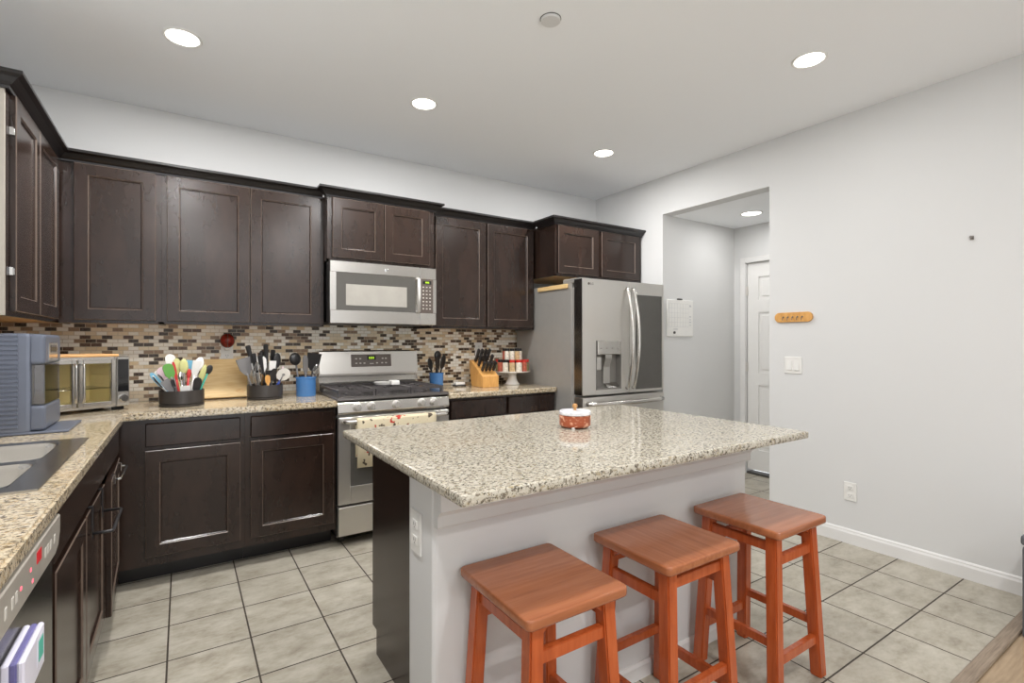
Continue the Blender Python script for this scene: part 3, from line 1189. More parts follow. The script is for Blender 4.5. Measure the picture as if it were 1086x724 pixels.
# grates: three cast sections
for gx0, gx1 in ((0.822, 1.058), (1.064, 1.302), (1.308, 1.544)):
    m = MB()
    y0, y1, zt = 3.265, 3.735, 0.962
    for (a, b) in (((gx0, y0), (gx1, y0)), ((gx0, y1), (gx1, y1)), ((gx0 + 0.006, y0), (gx0 + 0.006, y1)), ((gx1 - 0.006, y0), (gx1 - 0.006, y1))):
        m.bar((a[0], a[1], zt), (b[0], b[1], zt), 0.013, 0.016)
    gm = (gx0 + gx1) / 2
    m.bar((gx0, (y0 + y1) / 2, zt), (gx1, (y0 + y1) / 2, zt), 0.011, 0.014)
    for yy in (3.38, 3.62):
        m.bar((gx0, yy, zt), (gm - 0.03, yy, zt), 0.010, 0.014)
        m.bar((gm + 0.03, yy, zt), (gx1, yy, zt), 0.010, 0.014)
    m.bar((gm, y0, zt), (gm, 3.345, zt), 0.010, 0.014)
    m.bar((gm, 3.655, zt), (gm, y1, zt), 0.010, 0.014)
    m.bar((gm, 3.42, zt), (gm, 3.58, zt), 0.010, 0.014)
    for x in (gx0 + 0.008, gx1 - 0.008):
        for y in (y0 + 0.004, y1 - 0.004):
            m.box(x - 0.008, x + 0.008, y - 0.008, y + 0.008, 0.9303, zt)
    m.build('grate', 'iron', t, True)
# backguard
m = MB()
m.poly([(3.745, 1.046), (3.768, 1.205), (3.78, 1.214), (3.848, 1.214), (3.848, 0.93), (3.76, 0.93), (3.752, 0.985), (3.775, 1.03), (3.775, 1.046)], 'x', 0.815, 1.556)
bg = m.build('backguard', 'steel', t, True)
slope = math.atan2(0.023, 0.159)
MG = Matrix.Translation((1.19, 3.7574, 1.138)) @ Matrix.Rotation(-slope, 4, 'X')
m = MB()
m.box(-0.152, 0.152, -0.003, 0.004, -0.046, 0.046, 0.002, M=MG)
dp = m.build('display_panel', 'panel_grey', bg, True)
m = MB()
m.box(-0.032, 0.032, -0.0042, -0.002, 0.004, 0.034, 0.001, M=MG)
m.build('clock_screen', 'black_glass', bg, True)
m = MB()
for i in range(4):
    m.box(-0.020 + i * 0.0105, -0.013 + i * 0.0105, -0.0048, -0.004, 0.011, 0.027, M=MG)
m.build('clock_digits', 'green_digits', bg, True)
for u in (-0.115, -0.085, -0.055, 0.04, 0.08, 0.11):
    button(bg, 'button', u - 0.007, u + 0.007, -0.0042, -0.003, -0.024, -0.016, MG)
for u in (-0.115, -0.085, 0.085, 0.11):
    button(bg, 'button', u - 0.007, u + 0.007, -0.0042, -0.003, 0.010, 0.018, MG)
button(bg, 'button', -0.015, 0.015, -0.0042, -0.003, -0.027, -0.021, MG)
# oven door, handle, drawer
m = MB()
DZ0, DZ1 = 0.262, 0.806
wx0, wx1, wz0, wz1 = RX0 + 0.075, RX1 - 0.075, 0.372, 0.70
yf, yb = 3.198, 3.243
m.box(RX0, wx0, yf, yb, DZ0, DZ1, 0.003)
m.box(wx1, RX1, yf, yb, DZ0, DZ1, 0.003)
m.box(wx0, wx1, yf, yb, DZ0, wz0, 0.003)
m.box(wx0, wx1, yf, yb, wz1, DZ1, 0.003)
od = m.build('oven_door', 'steel_soft', t, True)
m = MB()
m.box(wx0, wx1, yf + 0.003, yb, wz0, wz1)
m.build('window', 'smoke_glass', od, True)['label'] = 'dark oven window'
m = MB()
m.tube([(RX0 + 0.03, yf, 0.782), (RX0 + 0.034, yf - 0.045, 0.784), (RX0 + 0.05, yf - 0.055, 0.785), (RX1 - 0.05, yf - 0.055, 0.785), (RX1 - 0.034, yf - 0.045, 0.784), (RX1 - 0.03, yf, 0.782)], 0.013, 10)
m.build('handle', 'steel', od, True)
m = MB()
m.box(RX0 + 0.002, RX1 - 0.002, yf + 0.002, 3.244, 0.068, 0.247, 0.004)
m.build('drawer', 'steel_soft', t, True)

# towel over the oven handle
t_m = MB()
b = bmesh.new()
prof = [(-0.020, 0.50), (-0.021, 0.66), (-0.020, 0.785)] + [(-0.0185 * math.cos(a), 0.785 + 0.0165 * math.sin(a)) for a in (0.35, 0.9, 1.57, 2.25, 2.8)] + [(0.0175, 0.77), (0.018, 0.66), (0.017, 0.56)]
xs = [0.900 + i * 0.0252 for i in range(22)]
cols = []
for i, x in enumerate(xs):
    cols.append([b.verts.new((x, 3.143 + o * 1.0 + 0.0018 * math.sin(i * 1.3) * (1 if o < 0 else 0.3) * (1.6 if z < 0.7 else .6), z)) for o, z in prof])
for A, B in zip(cols, cols[1:]):
    for q in range(len(prof) - 1):
        f = b.faces.new((A[q], B[q], B[q + 1], A[q + 1]))
        f.smooth = True
bmesh.ops.recalc_face_normals(b, faces=b.faces[:])
bmesh.ops.solidify(b, geom=b.faces[:], thickness=-0.0025)
t_m._take(b)
tag(t_m.build('dish_towel', 'towel'), 'cream printed dish towel draped over the oven door handle', 'towel')

# white spoon rest on the grates
t = thing('spoon_rest', 'white ceramic spoon rest lying on the stove grates', 'spoon rest', (1.2, 3.52, 0.97))
m = MB()
m.lathe([(0, 0.004), (0.05, 0.004), (0.056, 0.016), (0.060, 0.022), (0.056, 0.023), (0.048, 0.010), (0, 0.008)], (1.215, 3.555, 0.9672), 20, sx=1.25)
m.build('dish', 'ceramic', t, True)
m = MB()
m.box(1.235, 1.295, 3.445, 3.512, 0.971, 1.004, 0.008, seg=2)
m.build('rest_handle', 'ceramic', t, True)

# ------------------------------------------------------------------ microwave
t = thing('microwave', 'stainless over-the-range microwave mounted under the short cabinet', 'microwave', (1.18, 3.6, 1.40))
MX0, MX1, MZ0, MZ1 = 0.803, 1.555, 1.400, 1.812
m = MB()
m.box(MX0, MX1, 3.425, YB - 0.01, MZ0 + 0.008, MZ1 - 0.001)
m.build('housing', 'steel_dark', t, True)
m = MB()
y0, y1 = 3.398, 3.4245
m.box(MX0, MX1 - 0.128, y0, y1, 1.737, MZ1, 0.003)
m.box(MX0, MX1 - 0.128, y0, y1, MZ0, 1.489, 0.003)
m.box(MX0, 0.842, y0, y1, 1.489, 1.737)
m.box(1.394, MX1 - 0.128, y0, y1, 1.489, 1.737)
md = m.build('door', 'steel', t, True)
m = MB()
m.box(0.842, 1.394, y0 + 0.002, y1, 1.489, 1.737)
m.build('door_glass', 'smoke_glass', md, True)
m = MB()
m.box(0.906, 1.330, y0 + 0.0012, y0 + 0.0025, 1.521, 1.662, 0.0005)
m.build('mesh_window', 'mesh_grey', md, True)['label'] = 'pale mesh window'
m = MB()
m.tube([(1.408, y0, 1.728), (1.408, y0 - 0.03, 1.722), (1.408, y0 - 0.036, 1.61), (1.408, y0 - 0.03, 1.498), (1.408, y0, 1.492)], 0.013, 10)
m.build('handle', 'knob_steel', md, True)
m = MB()
m.lathe([(0, 0), (0.014, 0), (0.014, 0.002), (0.011, 0.003), (0, 0.003)], (1.182, y0 + 0.0008, 1.774), 20, axis='y')
bd = m.build('badge', 'chrome', md, True)
m = MB()
for q in range(3):
    a0 = q * 2.1
    m.tube([(1.182 + 0.0075 * math.cos(a0 + s_) * (1 - s_ * 0.22), y0 - 0.0028, 1.774 + 0.0075 * math.sin(a0 + s_) * (1 - s_ * 0.22)) for s_ in (0, .5, 1.0, 1.5, 2.0)], 0.0008, 6)
m.build('badge_mark', 'steel_dark', md, True)
m = MB()
m.box(MX1 - 0.1265, MX1, y0, y1, MZ0, 1.486, 0.003)
m.box(MX1 - 0.1265, MX1, y0, y1, 1.729, MZ1, 0.003)
m.box(MX1 - 0.1265, 1.433, y0, y1, 1.486, 1.729)
m.box(1.530, MX1, y0, y1, 1.486, 1.729)
cpn = m.build('control_panel', 'steel', t, True)
m = MB()
m.box(1.433, 1.530, y0 + 0.002, y1, 1.486, 1.729)
m.build('keypad', 'panel_grey', cpn, True)
m = MB()
m.box(1.452, 1.516, y0 + 0.001, y0 + 0.003, 1.694, 1.718, 0.0005)
m.build('clock_screen', 'black_glass', cpn, True)
m = MB()
for i in range(4):
    m.box(1.470 + i * 0.008, 1.4755 + i * 0.008, y0 + 0.0004, y0 + 0.0012, 1.700, 1.712)
m.build('clock_digits', 'green_digits', cpn, True)
for r_ in range(7):
    for c_ in range(3):
        z = 1.672 - r_ * 0.026
        x = 1.455 + c_ * 0.026
        button(cpn, 'button', x - 0.006, x + 0.006, y0 + 0.0008, y0 + 0.0022, z - 0.004, z + 0.004)
m = MB()
m.box(MX0 + 0.02, MX1 - 0.02, 3.43, YB - 0.03, MZ0 - 0.002, MZ0 + 0.0075)
m.build('vent_panel', 'black_plastic', t, True)

# ------------------------------------------------------------------ refrigerator
t = thing('refrigerator', 'stainless french-door refrigerator with water dispenser and dark glass panel', 'refrigerator', (2.985, 3.4, 0))
FX0, FX1, FY = 2.53, 3.441, 2.9
m = MB()
m.box(FX0, FX1, 3.03, 3.80, 0.02, 1.735, 0.003)
m.box(FX0 + 0.01, FX1 - 0.01, 3.0, 3.03, 0.05, 1.70)
m.build('cabinet_body', 'fridge_side', t, True)
m = MB()
for x0, x1 in ((FX0 + 0.002, FX0 + 0.10), (FX1 - 0.10, FX1 - 0.002)):
    m.box(x0, x1, 2.93, 3.14, 1.735, 1.768, 0.004)
m.build('hinge_cover', 'fridge_side', t, True)


def curved_slab(m, x0, x1, z0, z1, crown_=0.012, n=8, yb=2.998):
    for i in range(n):
        pass
    pts = []
    for i in range(n + 1):
        u = i / n
        x = x0 + (x1 - x0) * u
        e = min(u, 1 - u)
        edge = 0.008 * max(0, 1 - e / 0.04)
        pts.append((x, FY + edge))
    pts = pts + [(x1, yb), (x0, yb)]
    m.poly(pts, 'z', z0, z1)


hx = []
# left door with recess for the dispenser
dx0, dx1, dz0, dz1 = 2.668, 2.935, 0.905, 1.287
m = MB()
SEAM = 3.026
ZB, ZT = 0.868, 1.762
m.box(FX0, dx0, FY, 2.998, ZB, ZT, 0.006, seg=2)
m.box(dx1, SEAM - 0.003, FY, 2.998, ZB, ZT, 0.006, seg=2)
m.box(dx0 - 0.007, dx1 + 0.007, FY, 2.998, ZB, dz0, 0.0)
m.box(dx0 - 0.007, dx1 + 0.007, FY, 2.998, dz1, ZT, 0.0)
m.box(dx0 - 0.007, dx1 + 0.007, 2.965, 2.998, dz0, dz1)
ld = m.build('door', 'steel_soft', t, True)
m = MB()
m.box(dx0, dx0 + 0.004, FY - 0.002, 2.965, dz0, dz1)
m.box(dx1 - 0.004, dx1, FY - 0.002, 2.965, dz0, dz1)
m.box(dx0, dx1, FY - 0.002, 2.965, dz0, dz0 + 0.012)
m.box(dx0, dx1, 2.955, 2.9648, dz0, dz1)
m.build('dispenser_recess', 'recess_grey', ld, True)
m = MB()
m.box(dx0 + 0.012, dx1 - 0.002, FY - 0.006, 2.955, 1.178, dz1, 0.004)
m.build('dispenser_panel', 'steel', ld, True)
m = MB()
m.poly([(FY + 0.012, 1.178), (2.95, 1.178), (2.95, 0.95), (2.938, 0.95), (2.935, 1.08), (FY + 0.012, 1.15)], 'x', 2.775, 2.845)
m.build('ice_chute', 'steel', ld, True)
m = MB()
m.box(2.690, 2.745, 2.92, 2.954, 1.055, 1.165, 0.008)
m.build('water_paddle', 'steel_soft', ld, True)
m = MB()
m.poly([(FY + 0.005, 0.917), (2.95, 0.917), (2.95, 0.955), (FY + 0.02, 0.93)], 'x', 2.80, dx1 - 0.006)
m.build('drip_tray', 'steel', ld, True)
for i in range(4):
    button(ld, 'nail', 2.705 + i * 0.06, 2.720 + i * 0.06, FY - 0.0066, FY - 0.0058, 1.225, 1.230)
# side strip of the door
m = MB()
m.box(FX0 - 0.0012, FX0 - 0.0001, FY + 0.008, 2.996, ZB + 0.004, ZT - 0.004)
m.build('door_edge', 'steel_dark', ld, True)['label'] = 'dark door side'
# right door with glass
gx0, gx1, gz0, gz1 = 3.100, 3.416, 0.890, 1.662
m = MB()
m.box(SEAM + 0.003, gx0, FY, 2.998, ZB, ZT, 0.006, seg=2)
m.box(gx1, FX1, FY, 2.998, ZB, ZT, 0.006, seg=2)
m.box(gx0 - 0.007, gx1 + 0.007, FY, 2.998, ZB, gz0)
m.box(gx0 - 0.007, gx1 + 0.007, FY, 2.998, gz1, ZT)
m.box(gx0 - 0.007, gx1 + 0.007, 2.94, 2.998, gz0, gz1)
rd = m.build('door', 'steel_soft', t, True)
m = MB()
m.box(gx0, gx1, FY + 0.002, 2.94, gz0, gz1)
m.build('glass_panel', 'smoke_glass', rd, True)['label'] = 'dark mirrored glass panel'
for par, x in ((ld, 2.992), (rd, 3.060)):
    m = MB()
    z0, z1 = 0.905, 1.705
    pts = [(x, FY - 0.004, z0)]
    for i in range(13):
        u = i / 12
        pts.append((x, FY - 0.022 - 0.055 * math.sin(PI * u), z0 + 0.01 + (z1 - z0 - 0.02) * u))
    pts.append((x, FY - 0.004, z1))
    m.tube(pts, 0.0135, 10)
    m.build('handle', 'steel', par, True)
# drawers
m = MB()
m.box(FX0, FX1, FY, 2.998, 0.46, 0.852, 0.006, seg=2)
dr = m.build('drawer', 'steel_soft', t, True)
m = MB()
pts = [(2.585, FY - 0.002, 0.80)]
for i in range(13):
    u = i / 12
    pts.append((2.592 + 0.80 * u, FY - 0.025 - 0.04 * math.sin(PI * u), 0.80))
pts.append((3.397, FY - 0.002, 0.80))
m.tube(pts, 0.019, 10)
m.build('handle', 'steel', dr, True)
m = MB()
m.box(FX0, FX1, FY, 2.998, 0.06, 0.452, 0.006, seg=2)
dr = m.build('drawer', 'steel_soft', t, True)
m = MB()
m.tube([(2.585, FY - 0.002, 0.40), (2.60, FY - 0.05, 0.40), (3.38, FY - 0.05, 0.40), (3.397, FY - 0.002, 0.40)], 0.014, 10)
m.build('handle', 'steel', dr, True)
m = MB()
m.lathe([(0, 0), (0.0105, 0), (0.0105, 0.0012), (0, 0.0012)], (2.592, FY + 0.0002, 1.722), 18, axis='y')
m.build('badge', 'panel_grey', ld, True)
MT = Matrix.Translation((2.6225, FY - 0.0008, 1.722)) @ Matrix.Rotation(PI / 2, 4, 'X')
lettering('logo', 'LG', 0.026, 'panel_grey', MT, ld)
m = MB()
for x in (FX0 + 0.06, FX1 - 0.06):
    for y in (3.08, 3.74):
        m.cyl((x, y, 0), 0.025, 0.022)
m.build('foot', 'rubber', t, True)

# wooden magnetic bar on the refrigerator side
m = MB()
m.box(2.510, 2.5295, 3.07, 3.455, 1.697, 1.732, 0.006, seg=2)
tag(m.build('knife_rack', 'pine'), 'pale wooden bar stuck high on the refrigerator side', 'rack')

# ------------------------------------------------------------------ dishwasher
t = thing('dishwasher', 'stainless dishwasher with red display at the left photo edge', 'dishwasher', (-0.58, 1.3, 0))
WY0_, WY1_ = 1.02, 1.60
m = MB()
m.box(XL + 0.02, -0.29, WY0_, WY1_, 0.10, 0.872)
m.box(XL + 0.02, -0.35, WY0_, WY1_, 0.0, 0.10)
m.build('tub_housing', 'cab_black', t, True)
m = MB()
m.box(-0.289, -0.258, WY0_ + 0.004, WY1_ - 0.004, 0.11, 0.790, 0.004)
dd = m.build('door', 'steel_dark', t, True)
m = MB()
pts = [(WY0_ + 0.004, 0.800), (WY1_ - 0.06, 0.792), (WY1_ - 0.025, 0.803), (WY1_ - 0.006, 0.83), (WY1_ - 0.004, 0.871), (WY0_ + 0.004, 0.871)]
m.poly(pts, 'x', -0.289, -0.244, bev=0.003)
cpn = m.build('control_panel', 'silver_paint', t, True)
m = MB()
m.box(-0.2445, -0.243, 1.362, 1.400, 0.835, 0.858)
m.build('display', 'red_digits', cpn, True)['label'] = 'red digits display'
for y, z in ((1.315, 0.842), (1.245, 0.835), (1.33, 0.815)):
    m = MB()
    m.box(-0.2445, -0.2434, y - 0.004, y + 0.004, z - 0.003, z + 0.003)
    m.build('indicator', 'red_led', cpn, True)['label'] = 'red indicator light'
for y in (1.15, 1.19, 1.215, 1.44, 1.465, 1.49, 1.53):
    button(cpn, 'button', -0.2445, -0.2432, y - 0.006, y + 0.006, 0.822, 0.842)
m = MB()
m.box(-0.262, -0.250, WY0_ + 0.004, WY1_ - 0.03, 0.7905, 0.7995)  # black strip standing in for the shade inside the handle pocket
m.build('handle_pocket_shade', 'black_plastic', dd, True)

t = thing('magnet_sign', 'white and violet magnetic holder stuck on the dishwasher door', 'magnet', (-0.24, 1.24, 0.68))
m = MB()
m.box(-0.2575, -0.246, 1.175, 1.325, 0.655, 0.735, 0.003)
m.build('back_plate', 'magnet_white', t, True)
m = MB()
m.box(-0.246, -0.236, 1.175, 1.325, 0.655, 0.735, 0.003)
m.build('spacer', 'magnet_violet', t, True)
m = MB()
m.box(-0.236, -0.226, 1.175, 1.325, 0.655, 0.735, 0.003)
m.box(-0.2265, -0.2255, 1.265, 1.318, 0.675, 0.725)
m.build('front_plate', 'magnet_white', t, True)
m = MB()
m.box(-0.2257, -0.2249, 1.275, 1.310, 0.680, 0.718, 0.0003)
m.build('sticker', 'silicone_teal', t, True)['label'] = 'teal patch'

# ------------------------------------------------------------------ ice maker
t = thing('ice_maker', 'slate grey countertop ice maker with ribbed side, at left edge', 'ice maker', (-0.63, 2.84, CT1))
EX0, EX1, EY0, EY1, EZ0, EZ1 = -0.83, -0.500, 2.69, 3.01, CT1 + 0.004, 1.312
m = MB()
m.box(EX0, EX1, EY0, EY1, EZ0, EZ1, 0.012, seg=2)
m.build('housing', 'slate_plastic', t, True)
m = MB()
for i in range(21):
    z = EZ0 + 0.022 + i * 0.0178
    m.poly([(EY0 + 0.002, z), (EY0 - 0.006, z + 0.004), (EY0 - 0.006, z + 0.010), (EY0 + 0.002, z + 0.0135)], 'x', EX0 + 0.02, EX1 - 0.036)
m.build('side_ribs', 'slate_plastic', t, True)
m = MB()
m.box(EX1 - 0.012, -0.458, EY0 + 0.010, EY1 - 0.010, 1.188, EZ1 - 0.004, 0.016, seg=4)
m.build('head', 'slate_plastic', t, True)
m = MB()
m.box(EX1 - 0.012, -0.458, EY0 + 0.010, EY1 - 0.010, EZ0 + 0.008, 1.028, 0.016, seg=4)
m.build('lower_front', 'slate_plastic', t, True)
m = MB()
m.box(EX1 + 0.0005, EX1 + 0.006, EY0 + 0.02, EY1 - 0.02, 1.03, 1.186)
m.build('cavity', 'steel_dark', t, True)
m = MB()
m.box(EX1 + 0.008, -0.462, EY0 + 0.018, EY0 + 0.023, 1.03, 1.186)
m.box(EX1 + 0.008, -0.462, EY1 - 0.023, EY1 - 0.018, 1.03, 1.186)
m.box(-0.466, -0.461, EY0 + 0.018, EY1 - 0.018, 1.03, 1.186)
m.box(EX1 + 0.008, -0.462, EY0 + 0.018, EY1 - 0.018, 1.029, 1.034)
dw = m.build('ice_drawer', 'clear', t, True)
dw['label'] = 'clear ice drawer'
m = MB()
m.box(-0.459, -0.4565, 2.76, 2.93, 1.20, 1.275, 0.001)
m.build('control_panel', 'chrome', t, True)
m = MB()
m.box(-0.458, -0.4555, 2.79, 2.90, 1.235, 1.265, 0.0008)
m.build('display', 'black_glass', t, True)
m = MB()
m.box(EX0 + 0.03, -0.385, EY0 - 0.004, EY1 - 0.006, CT1 + 0.0005, CT1 + 0.010, 0.003)
m.build('drip_tray', 'slate_plastic', t, True)

# ------------------------------------------------------------------ toaster oven in the corner
OA = math.radians(28.8)
t = thing('toaster_oven', 'stainless french-door toaster oven standing in the counter corner', 'oven', (-0.245, 3.44, CT1), OA)
OW, OD, OH = 0.40, 0.29, 0.285
OX0 = -OW
m = MB()
zf, zt_ = 0.018, OH
m.box(OX0, 0, 0.012, OD, zf, zf + 0.012)
m.box(OX0, 0, 0.012, OD, zt_ - 0.012, zt_)
m.box(OX0, OX0 + 0.01, 0.012, OD, zf, zt_)
m.box(-0.062, 0, 0.012, OD, zf, zt_)
m.box(OX0, 0, OD - 0.01, OD, zf, zt_)
m.build('shell', 'steel', t)
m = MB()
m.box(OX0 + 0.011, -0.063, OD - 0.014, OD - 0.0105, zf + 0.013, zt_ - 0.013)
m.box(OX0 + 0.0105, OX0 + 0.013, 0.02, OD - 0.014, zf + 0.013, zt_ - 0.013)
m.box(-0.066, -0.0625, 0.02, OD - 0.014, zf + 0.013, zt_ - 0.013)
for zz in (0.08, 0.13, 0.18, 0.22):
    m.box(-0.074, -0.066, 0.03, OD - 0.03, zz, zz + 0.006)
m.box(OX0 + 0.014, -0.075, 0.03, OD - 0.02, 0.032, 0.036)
m.build('interior', 'oven_inside_glow', t)['label'] = 'interior lining coloured as a golden glow'
m = MB()
for i in range(14):
    x = OX0 + 0.03 + i * 0.0225
    m.tube([(x, 0.03, 0.12), (x, OD - 0.03, 0.12)], 0.0015, 6)
m.tube([(OX0 + 0.014, 0.032, 0.12), (-0.075, 0.032, 0.12)], 0.003, 6)
m.build('rack', 'chrome', t)
for x0, x1, hxx in ((OX0 + 0.004, -0.233, -0.247), (-0.229, -0.064, -0.215)):
    m = MB()
    fr = 0.022
    m.box(x0, x0 + fr, -0.010, 0.011, 0.030, zt_ - 0.012, 0.003)
    m.box(x1 - fr, x1, -0.010, 0.011, 0.030, zt_ - 0.012, 0.003)
    m.box(x0 + fr, x1 - fr, -0.010, 0.011, 0.030, 0.030 + fr, 0.002)
    m.box(x0 + fr, x1 - fr, -0.010, 0.011, zt_ - 0.012 - fr, zt_ - 0.012, 0.002)
    d = m.build('door', 'steel', t)
    m = MB()
    m.box(x0 + fr, x1 - fr, 0.000, 0.003, 0.030 + fr, zt_ - 0.012 - fr)
    m.build('glass', 'oven_glass', d)
    m = MB()
    m.tube([(hxx, -0.010, 0.058), (hxx, -0.036, 0.062), (hxx, -0.038, 0.08), (hxx, -0.038, 0.23), (hxx, -0.036, 0.248), (hxx, -0.010, 0.252)], 0.006, 8)
    m.build('handle', 'steel', d)
m = MB()
m.box(-0.0615, -0.001, -0.010, 0.0115, 0.020, zt_, 0.003)
cpn = m.build('control_panel', 'steel', t)
m = MB()
m.box(-0.056, -0.006, -0.0112, -0.0095, 0.098, zt_ - 0.014, 0.0006)
m.build('screen', 'black_glass', cpn)
m = MB()
m.lathe([(0, 0), (0.022, 0), (0.022, 0.010), (0.018, 0.016), (0, 0.016)], (-0.031, -0.0095, 0.062), 20, axis='y')
m.build('knob', 'chrome', cpn)
m = MB()
for x in (OX0 + 0.04, -0.04):
    for y in (0.03, OD - 0.04):
        m.box(x - 0.025, x + 0.025, y - 0.012, y + 0.012, 0.0005, 0.018, 0.002)
m.build('foot', 'rubber', t)
# boards lying on the oven
t = thing('cutting_board', 'thin bamboo board lying flat on top of the toaster oven', 'cutting board', (-0.245, 3.44, CT1 + OH), OA)
m = MB()
m.box(-0.385, -0.045, 0.0, 0.265, 0.0005, 0.014, 0.004)
m.build('board', 'bamboo', t)
t.name = 'cutting_board'

# ------------------------------------------------------------------ cutting board leaning on backsplash
lean = math.atan2(0.115, 0.245)
t = thing('cutting_board', 'pale pine cutting board leaning on the mosaic between the two black caddies', 'cutting board', (0.22, 3.70, CT1 + 0.006))
t.rotation_euler = (-lean, 0, 0)
m = MB()
m.box(-0.118, 0.138, -0.009, 0.009, 0.001, 0.268, 0.004, seg=2)
m.build('board', 'pine', t)
m = MB()
m.tube([(0.095 + 0.024 * math.cos(a), -0.0095, 0.040 + 0.011 * math.sin(a)) for a in [2 * PI * i / 20 for i in range(20)]], 0.0012, 6, closed=True)
m.tube([(0.078, -0.0095, 0.036), (0.09, -0.0095, 0.045), (0.10, -0.0095, 0.037), (0.113, -0.0095, 0.045)], 0.0011, 6)
m.build('brand_mark', 'honey', t)['label'] = 'burned oval mark'


# ------------------------------------------------------------------ caddies, crocks and utensils
def caddy(label, x, y, r, h):
    t = thing('utensil_caddy', label, 'caddy', (x, y, CT1))
    m = MB()
    m.lathe([(0, 0.0005), (r - 0.002, 0.0005), (r, 0.004), (r, 0.012), (r - 0.004, 0.014), (r - 0.004, 0.017), (r, 0.019), (r, h), (r - 0.004, h), (r - 0.004, 0.006), (0, 0.006)], seg=40)
    m.build('bowl', 'caddy_metal', t)
    return t


CA = (-0.003, 3.462)
CB = (0.442, 3.57)
caddy('round black metal caddy of coloured utensils, left of the pine cutting board', *CA, 0.110, 0.090)
caddy('round black metal caddy of black-handled utensils, right of the pine cutting board', *CB, 0.104, 0.092)


def flat_head(m, w, h, z0, th=0.006, top=0.6, mi=0, curve=0.25):
    """spatula-like blade from z0 up: bottom width w*0.55, shoulder w, rounded top"""
    pts = [(-w * 0.18, z0), (w * 0.18, z0), (w * 0.47, z0 + h * 0.28), (w * 0.5, z0 + h * 0.75)]
    for i in range(1, 6):
        a = i / 6 * PI
        pts.append((w * 0.5 * math.cos(a) * (1 if curve else 1), z0 + h * 0.75 + h * curve * math.sin(a)))
    pts += [(-w * 0.5, z0 + h * 0.75), (-w * 0.47, z0 + h * 0.28)]
    m.poly(pts, 'y', -th / 2, th / 2, mi)


def bowl_head(m, w, h, z0, depth=0.014, mi=0):
    m.lathe([(0, -0.5)] + [(0.5 * math.sin(a), -0.5 * math.cos(a)) for a in [PI * i / 10 for i in range(1, 10)]] + [(0, 0.5)], (0, 0, 0), 16, mi,
            M=Matrix.Translation((0, 0, z0 + h / 2)) @ Matrix.Diagonal((w, depth, h, 1)))


def utensil(name, label, cat, base, tip, kind, hm, bm_, w=0.05, h=0.08, spin=0.0, hr=0.006, group=None):
    L = (Vector(tip) - Vector(base)).length
    w *= 1.02
    hr *= 1.2
    t = thing(name, label, cat, base, 0, group)
    z0 = L - h
    m = MB()
    if kind in ('spatula', 'spoon', 'ladle', 'turner', 'masher'):
        m.tube([(0, 0, 0.002), (0, 0, z0 * 0.5), (0, 0, z0 + h * 0.12)], [hr, hr * 0.9, hr * 0.75], 8)
        m.build('handle', hm, t)
        m = MB()
        if kind == 'spatula':
            flat_head(m, w, h, z0)
        elif kind == 'turner':
            pts = [(-w * 0.15, z0), (w * 0.15, z0), (w * 0.42, z0 + h * 0.35), (w * 0.5, z0 + h), (-w * 0.5, z0 + h), (-w * 0.42, z0 + h * 0.35)]
            m.poly(pts, 'y', -0.003, 0.003)
        elif kind == 'ladle':
            bowl_head(m, w, h, z0, w * 0.6)
        else:
            bowl_head(m, w, h, z0)
        m.build('head', bm_, t)
    elif kind == 'knife':     # blade down, handle up
        m.box(-0.015, 0.015, -0.001, 0.001, 0.002, z0)
        m.build('blade', bm_, t)
        m = MB()
        m.bar((0, 0, z0), (0, 0, L), 0.021, 0.016, w2=0.028, h2=0.020, bev=0.004)
        m.build('handle', hm, t)
    elif kind == 'whisk':
        m.tube([(0, 0, 0.002), (0, 0, z0)], hr, 8)
        m.build('handle', hm, t)
        m = MB()
        for q in range(4):
            a = q * PI / 4
            pts = []
            for i in range(13):
                u = i / 12 * 2 - 1
                rr_ = w / 2 * math.sin(PI * (abs(u))) ** 0.8 if abs(u) < 1 else 0
                rr_ = w / 2 * (1 - abs(2 * abs(u) - 1) ** 2.2)
                sg = 1 if u > 0 else -1
                pts.append((sg * rr_ * math.cos(a), sg * rr_ * math.sin(a), z0 + h * (1 - abs(u))))
            m.tube(pts, 0.0013, 5)
        m.build('wires', bm_, t)
    elif kind == 'tongs':
        for s in (-1, 1):
            m.tube([(s * 0.004, 0, 0.002), (s * 0.010, 0, L * 0.5), (s * 0.014, 0, L * 0.85), (s * 0.010, 0, L)], [0.005, 0.006, 0.009, 0.005], 8, flat=0.6)
        m.build('arm', bm_, t)
        m = MB()
        for s in (-1, 1):
            m.tube([(s * 0.0115, -0.002, L * 0.62), (s * 0.0150, -0.002, L * 0.85), (s * 0.012, -0.002, L * 0.97)], [0.007, 0.0105, 0.006], 8, flat=0.5)
        m.build('grip', hm, t)
    aim(t, base, tip, spin)
    return t


def on_caddy(cx, cy, dx, dy, z=0.9225):
    return (cx + dx, cy + dy, z)


ax, ay = CA
yaw_face = math.radians(0)
